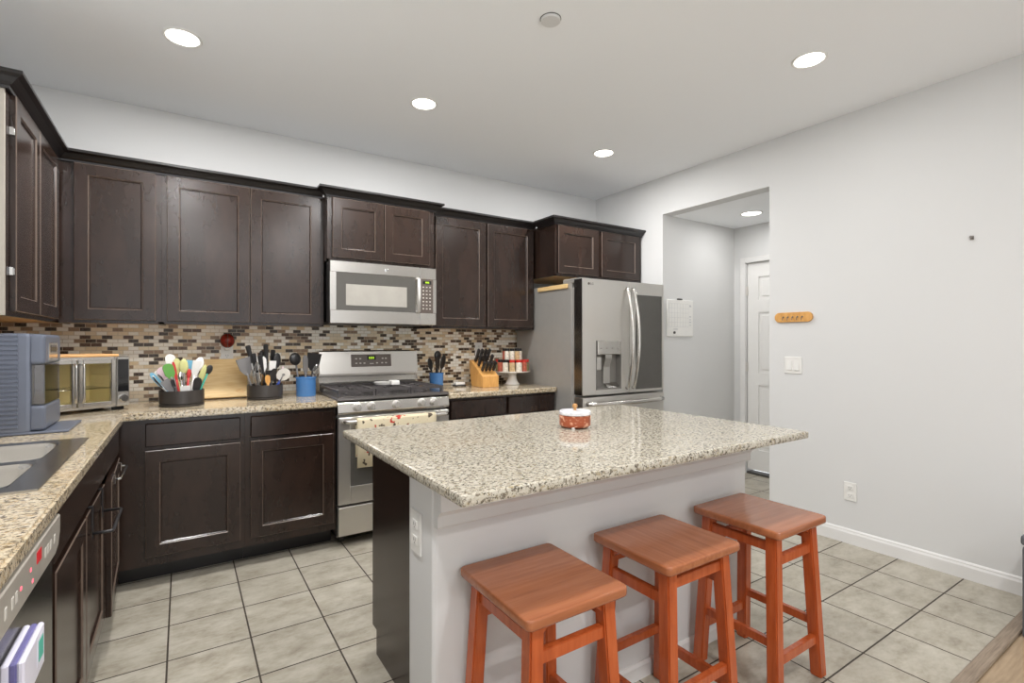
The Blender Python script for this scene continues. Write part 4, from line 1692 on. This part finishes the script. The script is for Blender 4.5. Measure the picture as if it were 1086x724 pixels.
# (kind, label, base dx,dy, tip X,Y,Z, handle mat, head mat, w, h)
for kind, nm, lab, cat, bd_, tp_, hm, hd, w, h in (
    ('tongs', 'tongs', 'black and white tongs leaning left out of the left caddy', 'tongs', (-0.012, -0.024), (-0.130, 3.410, 1.097), 'nylon_black', 'silicone_white', 0.03, 0.05),
    ('spatula', 'spatula', 'light blue narrow spatula leaning left beside the tongs', 'spatula', (-0.02, 0.0), (-0.150, 3.45, 1.105), 'silicone_blue', 'silicone_blue', 0.026, 0.11),
    ('spatula', 'spatula', 'pale pink spatula behind the green spatula in the left caddy', 'spatula', (-0.03, 0.03), (-0.105, 3.48, 1.135), 'silicone_white', 'silicone_pink', 0.05, 0.08),
    ('spatula', 'spatula', 'bright green spatula in the left caddy', 'spatula', (-0.01, -0.01), (-0.075, 3.43, 1.155), 'nylon_grey', 'silicone_green', 0.052, 0.088),
    ('spatula', 'spatula', 'tallest white spatula in the left caddy', 'spatula', (-0.01, 0.04), (-0.065, 3.50, 1.208), 'silicone_white', 'silicone_white', 0.05, 0.10),
    ('spatula', 'spatula', 'slim red spatula in front of the tallest white spatula', 'spatula', (-0.004, 0.004), (-0.046, 3.462, 1.165), 'silicone_red', 'silicone_red', 0.016, 0.12),
    ('spoon', 'serving_spoon', 'pale lime serving spoon at the middle of the left caddy', 'spoon', (0.01, 0.02), (0.005, 3.46, 1.180), 'nylon_grey', 'silicone_lime', 0.046, 0.09),
    ('turner', 'turner', 'light blue turner behind the lime spoon in the left caddy', 'turner', (0.02, 0.06), (0.035, 3.53, 1.170), 'nylon_grey', 'silicone_blue', 0.052, 0.06),
    ('spoon', 'measuring_spoon', 'small red spoon beside the lime spoon in the left caddy', 'spoon', (0.02, -0.02), (0.032, 3.43, 1.125), 'silicone_red', 'silicone_red', 0.022, 0.06),
    ('turner', 'turner', 'white slotted turner at right of the left caddy', 'turner', (0.03, 0.02), (0.072, 3.47, 1.168), 'silicone_white', 'silicone_white', 0.045, 0.10),
    ('spoon', 'serving_spoon', 'long pale green spoon leaning right out of the left caddy', 'spoon', (0.045, -0.01), (0.112, 3.425, 1.145), 'silicone_lime', 'silicone_lime', 0.030, 0.11),
    ('spoon', 'slotted_spoon', 'black slotted spoon with teal handle leaning right out of the left caddy', 'spoon', (0.06, -0.01), (0.140, 3.45, 1.142), 'silicone_teal', 'nylon_black', 0.036, 0.06),
    ('spatula', 'spatula', 'dark grey handle lying diagonally across the front of the left caddy', 'spatula', (-0.005, -0.082), (-0.050, 3.360, 1.070), 'nylon_black', 'nylon_black', 0.018, 0.05),
    ('turner', 'turner', 'broad white scraper low at the front of the left caddy', 'scraper', (0.015, -0.06), (0.012, 3.388, 1.030), 'silicone_white', 'silicone_white', 0.05, 0.06),
    ('spatula', 'spatula', 'black spatula at the right front of the left caddy', 'spatula', (0.055, -0.05), (0.075, 3.40, 1.075), 'nylon_black', 'nylon_black', 0.04, 0.09),
    ('spatula', 'spatula', 'white spatula leaning left behind the tongs in the left caddy', 'spatula', (-0.05, 0.02), (-0.125, 3.50, 1.115), 'silicone_white', 'silicone_white', 0.04, 0.10),
    ('spoon', 'serving_spoon', 'white serving spoon at the back of the left caddy', 'spoon', (0.035, 0.06), (0.092, 3.57, 1.185), 'silicone_white', 'silicone_white', 0.05, 0.08),
    ('spatula', 'spatula', 'yellow-green spatula beside the tallest white spatula', 'spatula', (0.0, 0.03), (-0.030, 3.485, 1.185), 'silicone_lime', 'silicone_lime', 0.03, 0.10),
    ('turner', 'turner', 'grey turner low at the left front of the left caddy', 'turner', (0.0, -0.06), (-0.085, 3.385, 1.065), 'nylon_grey', 'nylon_grey', 0.045, 0.08),
    ('spoon', 'serving_spoon', 'steel spoon standing near the middle front of the left caddy', 'spoon', (0.006, -0.03), (-0.010, 3.415, 1.110), 'chrome', 'chrome', 0.03, 0.06),
):
    utensil(nm, lab, cat, on_caddy(ax, ay, *bd_), tp_, kind, hm, hd, w, h, spin=0.25)

bx0, by0 = CB
for kind, nm, lab, cat, bd_, tp_, hm, hd, w, h in (
    ('turner', 'turner', 'wide grey turner leaning left out of the right caddy', 'turner', (-0.06, 0.0), (0.315, 3.57, 1.175), 'nylon_grey', 'nylon_grey', 0.085, 0.11),
    ('whisk', 'whisk', 'wire balloon whisk at the left front of the right caddy', 'whisk', (-0.045, -0.04), (0.385, 3.48, 1.155), 'chrome', 'chrome', 0.055, 0.17),
    ('knife', 'knife', 'black-handled knife standing tallest at left in the right caddy', 'knife', (-0.02, 0.03), (0.345, 3.60, 1.255), 'nylon_black', 'chrome', 0.03, 0.115),
    ('knife', 'knife', 'black-handled knife at the middle of the right caddy', 'knife', (0.0, -0.03), (0.405, 3.51, 1.195), 'nylon_black', 'chrome', 0.03, 0.115),
    ('knife', 'knife', 'black-handled knife standing tallest at the back of the right caddy', 'knife', (0.02, 0.04), (0.452, 3.62, 1.262), 'nylon_black', 'chrome', 0.03, 0.115),
    ('spatula', 'spatula', 'white spatula behind the middle knife in the right caddy', 'spatula', (0.0, 0.02), (0.425, 3.58, 1.185), 'silicone_white', 'silicone_white', 0.05, 0.10),
    ('spoon', 'peeler', 'black looped peeler behind the middle knives in the right caddy', 'peeler', (0.0, 0.05), (0.428, 3.63, 1.222), 'nylon_black', 'nylon_black', 0.03, 0.05),
    ('spoon', 'serving_spoon', 'large black serving spoon at the right of the right caddy', 'spoon', (0.058, 0.035), (0.522, 3.615, 1.205), 'nylon_black', 'nylon_black', 0.05, 0.10),
    ('spatula', 'spatula', 'black spatula standing low at the right front of the right caddy', 'spatula', (0.012, -0.045), (0.486, 3.478, 1.110), 'nylon_black', 'nylon_black', 0.036, 0.09),
    ('spoon', 'measuring_spoon', 'pink handle leaning right in the right caddy', 'spoon', (0.06, -0.01), (0.545, 3.545, 1.120), 'silicone_red', 'silicone_pink', 0.016, 0.09),
    ('turner', 'grater', 'black flat grater standing low in the middle of the right caddy', 'grater', (0.018, 0.0), (0.468, 3.565, 1.095), 'nylon_black', 'nylon_black', 0.05, 0.10),
    ('knife', 'knife', 'black-handled knife leaning left beside the whisk in the right caddy', 'knife', (-0.03, -0.01), (0.372, 3.55, 1.205), 'nylon_black', 'chrome', 0.03, 0.11),
    ('knife', 'knife', 'black-handled knife leaning right at the back of the right caddy', 'knife', (0.03, 0.06), (0.500, 3.65, 1.225), 'nylon_black', 'chrome', 0.03, 0.11),
    ('turner', 'turner', 'white flat turner left of centre in the right caddy', 'turner', (-0.03, 0.04), (0.385, 3.62, 1.185), 'silicone_white', 'silicone_white', 0.045, 0.11),
    ('spatula', 'spatula', 'wooden spatula low at the middle front of the right caddy', 'spatula', (0.012, -0.078), (0.444, 3.482, 1.070), 'honey', 'honey', 0.03, 0.06),
    ('turner', 'turner', 'white turner between black knives at right of the right caddy', 'turner', (0.034, 0.016), (0.488, 3.580, 1.155), 'silicone_white', 'silicone_white', 0.045, 0.10),
):
    utensil(nm, lab, cat, on_caddy(bx0, by0, *bd_), tp_, kind, hm, hd, w, h, spin=0.3)
def crock(label, x, y, r, h):
    t = thing('utensil_crock', label, 'crock', (x, y, CT1))
    m = MB()
    m.lathe([(0, 0.0005), (r * 0.93, 0.0005), (r * 0.96, 0.006), (r * 0.96, h * 0.48), (r * 0.975, h * 0.5), (r * 0.975, h - 0.012), (r * 1.03, h - 0.010), (r * 1.03, h), (r * 0.92, h), (r * 0.9, 0.01), (0, 0.01)], seg=32)
    m.build('bowl', 'blue_glaze', t)
    return t


K1 = (0.695, 3.60)
K2 = (1.695, 3.70)
crock('blue ceramic crock on the counter left of the range', *K1, 0.064, 0.130)
crock('blue ceramic crock on the counter right of the range', *K2, 0.056, 0.118)
for kind, nm, lab, cat, bd_, tp_, hm, hd, w, h, sp in (
    ('ladle', 'ladle', 'large black ladle in the blue crock left of the range', 'ladle', (-0.03, 0.015), (0.625, 3.625, 1.205), 'nylon_grey', 'nylon_black', 0.085, 0.085, 0.6),
    ('turner', 'turner', 'black square turner leaning right in the blue crock left of the range', 'turner', (0.025, 0.015), (0.755, 3.62, 1.200), 'nylon_black', 'nylon_black', 0.110, 0.12, 0.45),
    ('spatula', 'spatula', 'narrow grey spatula between ladle and turner in the left blue crock', 'spatula', (-0.005, -0.03), (0.680, 3.55, 1.190), 'nylon_grey', 'nylon_grey', 0.035, 0.13, 0.4),
    ('whisk', 'whisk', 'small wire whisk leaning right over the range from the left blue crock', 'whisk', (-0.005, -0.015), (0.765, 3.560, 1.130), 'nylon_grey', 'chrome', 0.035, 0.08, 0.3),
):
    utensil(nm, lab, cat, (K1[0] + bd_[0], K1[1] + bd_[1], 0.9255), tp_, kind, hm, hd, w, h, spin=sp)
for kind, nm, lab, cat, bd_, tp_, hm, hd, w, h, sp in (
    ('spoon', 'serving_spoon', 'black spoon leaning left in the blue crock right of the range', 'spoon', (-0.015, 0.0), (1.622, 3.68, 1.150), 'nylon_black', 'nylon_black', 0.058, 0.10, 0.5),
    ('ladle', 'ladle', 'tall black ladle at the back of the blue crock right of the range', 'ladle', (0.0, 0.03), (1.735, 3.755, 1.205), 'nylon_black', 'nylon_black', 0.075, 0.08, 0.5),
    ('spoon', 'serving_spoon', 'black spoon leaning right in the blue crock right of the range', 'spoon', (0.020, 0.012), (1.765, 3.70, 1.175), 'nylon_black', 'nylon_black', 0.066, 0.12, 0.5),
    ('turner', 'turner', 'black slotted turner at the middle of the right blue crock', 'turner', (0.0, -0.026), (1.688, 3.665, 1.155), 'nylon_black', 'nylon_black', 0.06, 0.10, 0.5),
):
    utensil(nm, lab, cat, (K2[0] + bd_[0], K2[1] + bd_[1], 0.9255), tp_, kind, hm, hd, w, h, spin=sp)

# white wheel cutter leaning out of the right caddy
t = thing('pizza_cutter', 'white round wheel cutter with blue handle leaning right out of the right caddy', 'cutter', (0.49, 3.53, 0.9225))
m = MB()
m.tube([(0, 0, 0.002), (0, 0, 0.05), (0, 0, 0.10), (0, 0, 0.125)], [0.008, 0.010, 0.009, 0.006], 10)
m.build('handle', 'deep_blue', t)
m = MB()
m.lathe([(0, -0.0015), (0.028, -0.0015), (0.043, -0.0004), (0.043, 0.0004), (0.028, 0.0015), (0, 0.0015)], (0, 0, 0.168), 32, axis='y')
m.build('wheel', 'ceramic', t)
m = MB()
m.lathe([(0, -0.006), (0.008, -0.006), (0.008, 0.006), (0, 0.006)], (0, 0, 0.168), 14, axis='y')
for s_ in (-1, 1):
    m.tube([(0, s_ * 0.004, 0.115), (0, s_ * 0.0045, 0.168)], 0.0035, 6)
m.build('fork', 'nylon_grey', t)
aim(t, (0.468, 3.535, 0.9225), (0.585, 3.470, 1.165), 0.3)

# ------------------------------------------------------------------ knife block
t = thing('knife_block', 'honey wood knife block on the counter right of the range', 'knife block', (2.06, 3.57, CT1))
KB0, KB1 = -0.075, 0.075
m = MB()
m.poly([(-0.105, 0.0005), (0.085, 0.0005), (0.125, 0.212), (0.100, 0.216), (-0.085, 0.098), (-0.105, 0.090)], 'x', KB0, KB1, bev=0.003)
m.build('block', 'honey', t)
kd = Vector((0, 0.098 + 0.085 - 0.183 - 0.54, 0.84)).normalized()   # the handles point up and out
face = Vector((0, 0.185, 0.118)).normalized()
up = Vector((0, -face.z, face.y))
rows = ((0.80, 4, 0.130), (0.52, 3, 0.115), (0.20, 4, 0.095))
rn = ('back', 'middle', 'front')
on = ('first', 'second', 'third', 'last')
for ri, (f_, n_, L_) in enumerate(rows):
    for i in range(n_):
        x = 2.06 + KB0 + 0.024 + i * (0.102 / (n_ - 1))
        p = Vector((x, 3.57 - 0.085 + 0.185 * f_, CT1 + 0.098 + 0.118 * f_)) + up * 0.0008
        tip = p + up * L_
        kn = thing('knife', 'black-handled knife in the wood block, %s in its %s row from the left' % (on[i] if i < n_ - 1 else 'last', rn[ri]), 'knife', p, 0, 'knives in the wood block')
        m = MB()
        m.bar((0, 0, 0), (0, 0, 0.012), 0.012, 0.016, bev=0.001)
        m.build('bolster', 'chrome', kn)
        m = MB()
        m.bar((0, 0, 0.0125), (0, 0, L_), 0.0165, 0.024, w2=0.018, h2=0.029, bev=0.003)
        hd = m.build('handle', 'nylon_black', kn)
        m = MB()
        for zz in (0.3, 0.55, 0.8):
            m.cyl((-0.0088, 0, L_ * zz), 0.003, 0.0176, axis='x', seg=8)
        m.build('rivet', 'chrome', hd)
        aim(kn, p, tip, 0)

# small white dish on dark stand
t = thing('butter_dish', 'small white covered dish on a dark stand left of the knife block', 'dish', (1.90, 3.70, CT1))
m = MB()
m.box(-0.05, 0.05, -0.03, 0.03, 0.004, 0.010, 0.002)
for x in (-0.04, 0.04):
    for y in (-0.022, 0.022):
        m.box(x - 0.006, x + 0.006, y - 0.006, y + 0.006, 0.0005, 0.004)
m.build('stand', 'nylon_black', t)
m = MB()
m.box(-0.043, 0.043, -0.026, 0.026, 0.0102, 0.034, 0.010, seg=3)
m.build('dish', 'ceramic', t)

# ------------------------------------------------------------------ cake stand with spice jars
SXc, SYc = 2.345, 3.59
t = thing('cake_stand', 'white pedestal cake stand holding spice jars beside the refrigerator', 'cake stand', (SXc, SYc, CT1))
m = MB()
m.lathe([(0, 0.0005), (0.062, 0.0005), (0.064, 0.006), (0.050, 0.022), (0.038, 0.05), (0.034, 0.085), (0.042, 0.100), (0, 0.100)], seg=32)
m.build('pedestal', 'ceramic', t)
m = MB()
m.lathe([(0, 0.1003), (0.05, 0.1003), (0.138, 0.106), (0.152, 0.112), (0.152, 0.117), (0.144, 0.114), (0, 0.111)], seg=40)
m.build('plate', 'ceramic', t)
t = thing('spice_riser', 'black round riser on the cake stand lifting the upper spice jars', 'riser', (SXc, SYc, CT1))
m = MB()
m.cyl((0, 0, 0.1126), 0.060, 0.0929, seg=28)
m.build('drum', 'nylon_black', t)
m = MB()
m.cyl((0, 0, 0.2057), 0.088, 0.004, seg=28)
m.build('shelf', 'nylon_black', t)


def jar(label, x, y, z, cap, fill, h=0.083, r=0.0195, group=None):
    t = thing('spice_jar', label, 'jar', (x, y, z), 0, group)
    m = MB()
    m.lathe([(0, 0.0005), (r - 0.002, 0.0005), (r, 0.003), (r, h * 0.72), (r * 0.8, h * 0.78), (0, h * 0.78)], seg=18)
    m.build('bottle', fill, t)
    m = MB()
    m.lathe([(0, h * 0.782), (r * 0.95, h * 0.782), (r * 0.95, h), (0, h)], seg=18)
    m.build('lid', cap, t)


low = [(-168, 'red_cap', 'spice_green', 'red-capped spice jar at far left of the lower tier'),
       (-140, 'black_cap', 'spice_red', 'black-capped jar of reddish spice, second from left on the lower tier'),
       (-112, 'black_cap', 'spice_pale', 'black-capped jar of pale spice at the middle left of the lower tier'),
       (-84, 'red_cap', 'spice_tan', 'red-capped jar of tan spice at the middle of the lower tier'),
       (-56, 'red_cap', 'spice_pale', 'red-capped jar of pale spice right of middle on the lower tier'),
       (-28, 'red_cap', 'spice_red', 'red-capped jar of reddish spice, second from right on the lower tier'),
       (0, 'red_cap', 'spice_green', 'red-capped jar at far right of the lower tier, beside the refrigerator')]
for a, cap, fill, lab in low:
    q = math.radians(a - 39)
    jar(lab, SXc + 0.118 * math.cos(q), SYc + 0.118 * math.sin(q), CT1 + 0.1148, cap, fill, 0.100, 0.0250, 'spice jars on the cake stand')
topj = [(-170, 'spice_red', 'leftmost black-capped jar on the upper spice tier'), (-128, 'spice_pale', 'second black-capped jar from left on the upper spice tier'),
        (-86, 'spice_pale', 'middle black-capped jar on the upper spice tier'), (-44, 'spice_tan', 'second black-capped jar from right on the upper spice tier'),
        (-2, 'spice_pale', 'rightmost black-capped jar on the upper spice tier')]
for a, fill, lab in topj:
    q = math.radians(a - 39)
    jar(lab, SXc + 0.062 * math.cos(q), SYc + 0.062 * math.sin(q), CT1 + 0.2102, 'black_cap', fill, 0.098, 0.0210, 'spice jars on the cake stand')

# ------------------------------------------------------------------ jar on the island
t = thing('lidded_jar', 'terracotta jar with marble lid and wooden knob on the island', 'jar', (1.405, 1.66, CT1))
m = MB()
m.lathe([(0, 0.004), (0.058, 0.004), (0.066, 0.012), (0.067, 0.052), (0.062, 0.055), (0, 0.055)], seg=40)
m.build('body', 'terracotta', t)
m = MB()
m.lathe([(0, 0.0553), (0.066, 0.0553), (0.068, 0.058), (0.068, 0.068), (0.064, 0.072), (0, 0.073)], seg=40)
ld = m.build('lid', 'marble', t)
m = MB()
m.lathe([(0, 0.073), (0.007, 0.073), (0.006, 0.080), (0.010, 0.086), (0.011, 0.094), (0.008, 0.100), (0, 0.102)], seg=20)
m.build('knob', 'brass_wood', ld)
for a in (-2.4, -0.9, 0.7, 2.2):
    m = MB()
    m.lathe([(0, 0.0005), (0.007, 0.0005), (0.008, 0.006), (0.004, 0.012), (0, 0.012)], (0.056 * math.cos(a), 0.056 * math.sin(a), 0), 12)
    m.build('foot', 'ceramic', t)

# ------------------------------------------------------------------ stools
def make_stool():
    t = thing('bar_stool', None, 'stool')
    sw, sd = 0.168, 0.180
    z0, z1 = 0.586, 0.615
    m = MB()
    b = bmesh.new()
    rings = []
    for ins, z in ((0.005, z0), (0.001, z0 + 0.004), (0.0, z0 + 0.008), (0.0, z1 - 0.006), (0.0008, z1 - 0.003), (0.0022, z1 - 0.0012), (0.005, z1)):
        r = 0.017 - ins * 0.6
        pts = []
        for cx, cy, a0 in ((1, 1, 0), (-1, 1, 90), (-1, -1, 180), (1, -1, 270)):
            for q in range(6):
                a = math.radians(a0 + 18 * q)
                pts.append(b.verts.new((cx * (sw - ins - r) + r * math.cos(a), cy * (sd - ins - r) + r * math.sin(a), z)))
        rings.append(pts)
    for A, B in zip(rings, rings[1:]):
        for q in range(24):
            b.faces.new((A[q], A[(q + 1) % 24], B[(q + 1) % 24], B[q])).smooth = True
    b.faces.new(rings[0][::-1])
    b.faces.new(rings[-1])
    bmesh.ops.recalc_face_normals(b, faces=b.faces[:])
    m._take(b)
    m.build('seat', 'seat', t)
    tx, ty, bx, by = 0.120, 0.131, 0.149, 0.155

    def at(sx, sy, z):
        u = z / z0
        return Vector((sx * (bx + (tx - bx) * u), sy * (by + (ty - by) * u), z))
    for sx in (-1, 1):
        for sy in (-1, 1):
            m = MB()
            m.bar(at(sx, sy, 0.0), at(sx, sy, z0 - 0.0003), 0.042, 0.042, bev=0.004)
            m.build('leg', 'cherry', t)
    # rails: high pair under the seat sides, slightly lower pair front and back, and footrests
    for sx in (-1, 1):
        for z, h in ((0.540, 0.032), (0.205, 0.030)):
            m = MB()
            m.bar(at(sx, -1, z) + Vector((0, 0.018, 0)), at(sx, 1, z) + Vector((0, -0.018, 0)), 0.022, h, bev=0.002)
            m.build('stretcher', 'cherry', t)
    for sy in (-1, 1):
        for z, h in ((0.492, 0.034), (0.145, 0.034)):
            m = MB()
            m.bar(at(-1, sy, z) + Vector((0.018, 0, 0)), at(1, sy, z) + Vector((-0.018, 0, 0)), 0.022, h, bev=0.002)
            m.build('stretcher', 'cherry', t)
        # small brackets in the corners between legs and seat
        for sx in (-1, 1):
            m = MB()
            p = at(sx, sy, z0)
            m.poly([(p.x - sx * 0.018, z0 - 0.0005), (p.x - sx * 0.05, z0 - 0.0005), (p.x - sx * 0.05, z0 - 0.012), (p.x - sx * 0.018, z0 - 0.040)], 'y', p.y - 0.012, p.y + 0.012)
            m.build('corner_block', 'cherry', t)
    return t


st = make_stool()
spots = ((0.852, 1.157, 0.0, 'reddish wooden stool nearest the camera, leftmost of the three'),
         (1.372, 1.152, PI / 2, 'reddish wooden stool in the middle of the three'),
         (1.898, 1.136, 0.0, 'reddish wooden stool farthest right of the three, nearest the white wall'))
for i, (x, y, a, lab) in enumerate(spots):
    o = st if i == 0 else dup(st)
    o.location = (x, y, 0)
    o.rotation_euler = (0, 0, a)
    tag(o, lab, 'stool', 'wooden stools along the island')

# ------------------------------------------------------------------ things on the walls
t = thing('key_rack', 'small rounded wooden key rack on the right wall', 'key rack', (XR, 1.859, 1.448))
m = MB()
pts = []
for cx, a0 in ((1.859 + 0.095, -90), (1.859 - 0.095, 90)):
    for i in range(9):
        a = math.radians(a0 + 22.5 * i)
        pts.append((cx + 0.034 * math.cos(a), 1.448 + 0.034 * math.sin(a)))
m.poly(pts, 'x', XR - 0.016, XR - 0.0005, bev=0.002)
rk = m.build('board', 'honey', t, True)
for i in range(5):
    y = 1.859 + 0.064 - 0.032 * i
    m = MB()
    m.tube([(XR - 0.016, y, 1.448), (XR - 0.030, y, 1.446), (XR - 0.034, y, 1.436), (XR - 0.031, y, 1.428), (XR - 0.026, y, 1.428)], 0.0022, 6)
    m.lathe([(0, 0), (0.006, 0), (0.005, 0.002), (0, 0.002)], (XR - 0.0185, y, 1.449), 10, axis='x')
    m.build('hook', 'nail', t, True)
m = MB()
m.tube([(XR - 0.0003, 0.918, 1.832), (XR - 0.010, 0.918, 1.834), (XR - 0.018, 0.918, 1.838)], 0.0028, 8)
m.lathe([(0, 0), (0.007, 0), (0.007, 0.002), (0, 0.002)], (XR - 0.020, 0.918, 1.838), 12, axis='x')
m.box(XR - 0.004, XR - 0.0003, 0.910, 0.926, 1.824, 1.846, 0.001)
tag(m.build('picture_hook', 'nail'), 'tiny metal picture hook alone high on the right wall', 'hook')

t = thing('wall_calendar', 'white dry-erase calendar hanging on the hall wall behind the refrigerator', 'calendar', (3.80, OP1, 1.49))
m = MB()
cx0, cx1, cz0, cz1 = 3.590, 3.945, 1.325, 1.655
m.box(cx0, cx1, OP1 - 0.014, OP1 - 0.001, cz0, cz1, 0.003)
m.build('board', 'white_plastic', t, True)
m = MB()
yv = OP1 - 0.0146
for i in range(6):
    z = cz0 + 0.085 + i * 0.042
    m.box(cx0 + 0.02, cx1 - 0.07, yv, yv + 0.001, z, z + 0.0015)
for i in range(8):
    x = cx0 + 0.02 + i * (cx1 - cx0 - 0.09) / 7
    m.box(x, x + 0.0015, yv, yv + 0.001, cz0 + 0.085, cz0 + 0.295)
m.build('grid_lines', 'pencil_grey', t, True)['label'] = 'faint grey grid'
m = MB()
for z, h in ((1.595, 0.03), (1.50, 0.02), (1.475, 0.015), (1.45, 0.02), (1.425, 0.01)):
    m.box(cx1 - 0.055, cx1 - 0.03, yv, yv + 0.001, z, z + h * 0.6)
m.box(cx0 + 0.08, cx0 + 0.14, yv, yv + 0.001, cz0 + 0.062, cz0 + 0.069)
m.build('notes', 'pencil_grey', t, True)['label'] = 'grey handwritten marks'
m = MB()
m.lathe([(0, 0), (0.012, 0), (0.012, 0.008), (0, 0.008)], (cx0 + 0.09, OP1 - 0.014, cz0 + 0.035), 16, axis='y')
m.build('magnet', 'slot_dark', t, True)['label'] = 'dark round magnet'
m = MB()
m.box(cx0 + 0.14, cx0 + 0.20, OP1 - 0.018, OP1 - 0.001, cz1 + 0.001, cz1 + 0.012, 0.002)
m.build('hanger', 'slot_dark', t, True)


# ------------------------------------------------------------------ ceiling lamps and detector
def downlight(label, x, y, z, power, r=0.082):
    t = thing('ceiling_light', label, 'ceiling light', (x, y, z), 0, 'recessed ceiling lights')
    m = MB()
    m.lathe([(r - 0.013, -0.004), (r - 0.006, -0.007), (r, -0.004), (r, -0.0003), (r - 0.013, -0.0003)], seg=36, ring=True)
    m.build('trim_ring', 'white_plastic', t)
    m = MB()
    m.lathe([(0, -0.0008), (r - 0.0135, -0.0008), (r - 0.0135, -0.0035), (0, -0.0035)], seg=36)
    m.build('lens', 'lamp_lens', t)['label'] = 'glowing lens'
    disk_light('lamp_glow', (0, 0, -0.012), power, 2 * (r - 0.013), t)
    return t


downlight('glowing recessed light on the ceiling, leftmost, above the left countertop corner', 0.0, 2.875, ZC, LAMP_W * 1.5)
downlight('glowing recessed light on the ceiling in front of the microwave', 1.232, 2.87, ZC, LAMP_W * 1.5)
downlight('glowing recessed light on the ceiling in front of the refrigerator', 2.712, 2.865, ZC, LAMP_W * 1.3)
downlight('glowing recessed light on the ceiling nearest the bare right wall', 2.699, 1.338, ZC, LAMP_W * 0.3)
downlight('glowing recessed light on the lower hall ceiling beyond the opening', 4.160, 2.548, OPZ, 2.2, 0.09)
t = thing('smoke_detector', 'flat white round detector cover on the ceiling between the lights', 'detector', (1.386, 1.806, ZC))
m = MB()
m.lathe([(0, -0.0003), (0.045, -0.0003), (0.045, -0.010), (0.042, -0.013), (0, -0.014)], seg=36)
m.build('cover', 'wall', t)
m = MB()
m.lathe([(0.0455, -0.0003), (0.0475, -0.0003), (0.0475, -0.003), (0.0455, -0.003)], seg=36, ring=True)  # dark ring drawn as the shadow line round the cover
m.build('shadow_ring', 'slot_dark', t)['label'] = 'thin dark painted shadow line'

# ------------------------------------------------------------------ grey box at right edge
t = thing('storage_box', 'dark grey lidded box standing on the wood floor at right edge', 'box', (3.18, 0.486, 0))
m = MB()
m.box(3.030, 3.33, 0.35, 0.622, 0.001, 0.398, 0.018, seg=3)
m.build('body', 'bin_grey', t, True)
m = MB()
m.box(3.026, 3.334, 0.346, 0.626, 0.402, 0.444, 0.014, seg=3)
m.build('lid', 'bin_grey', t, True)
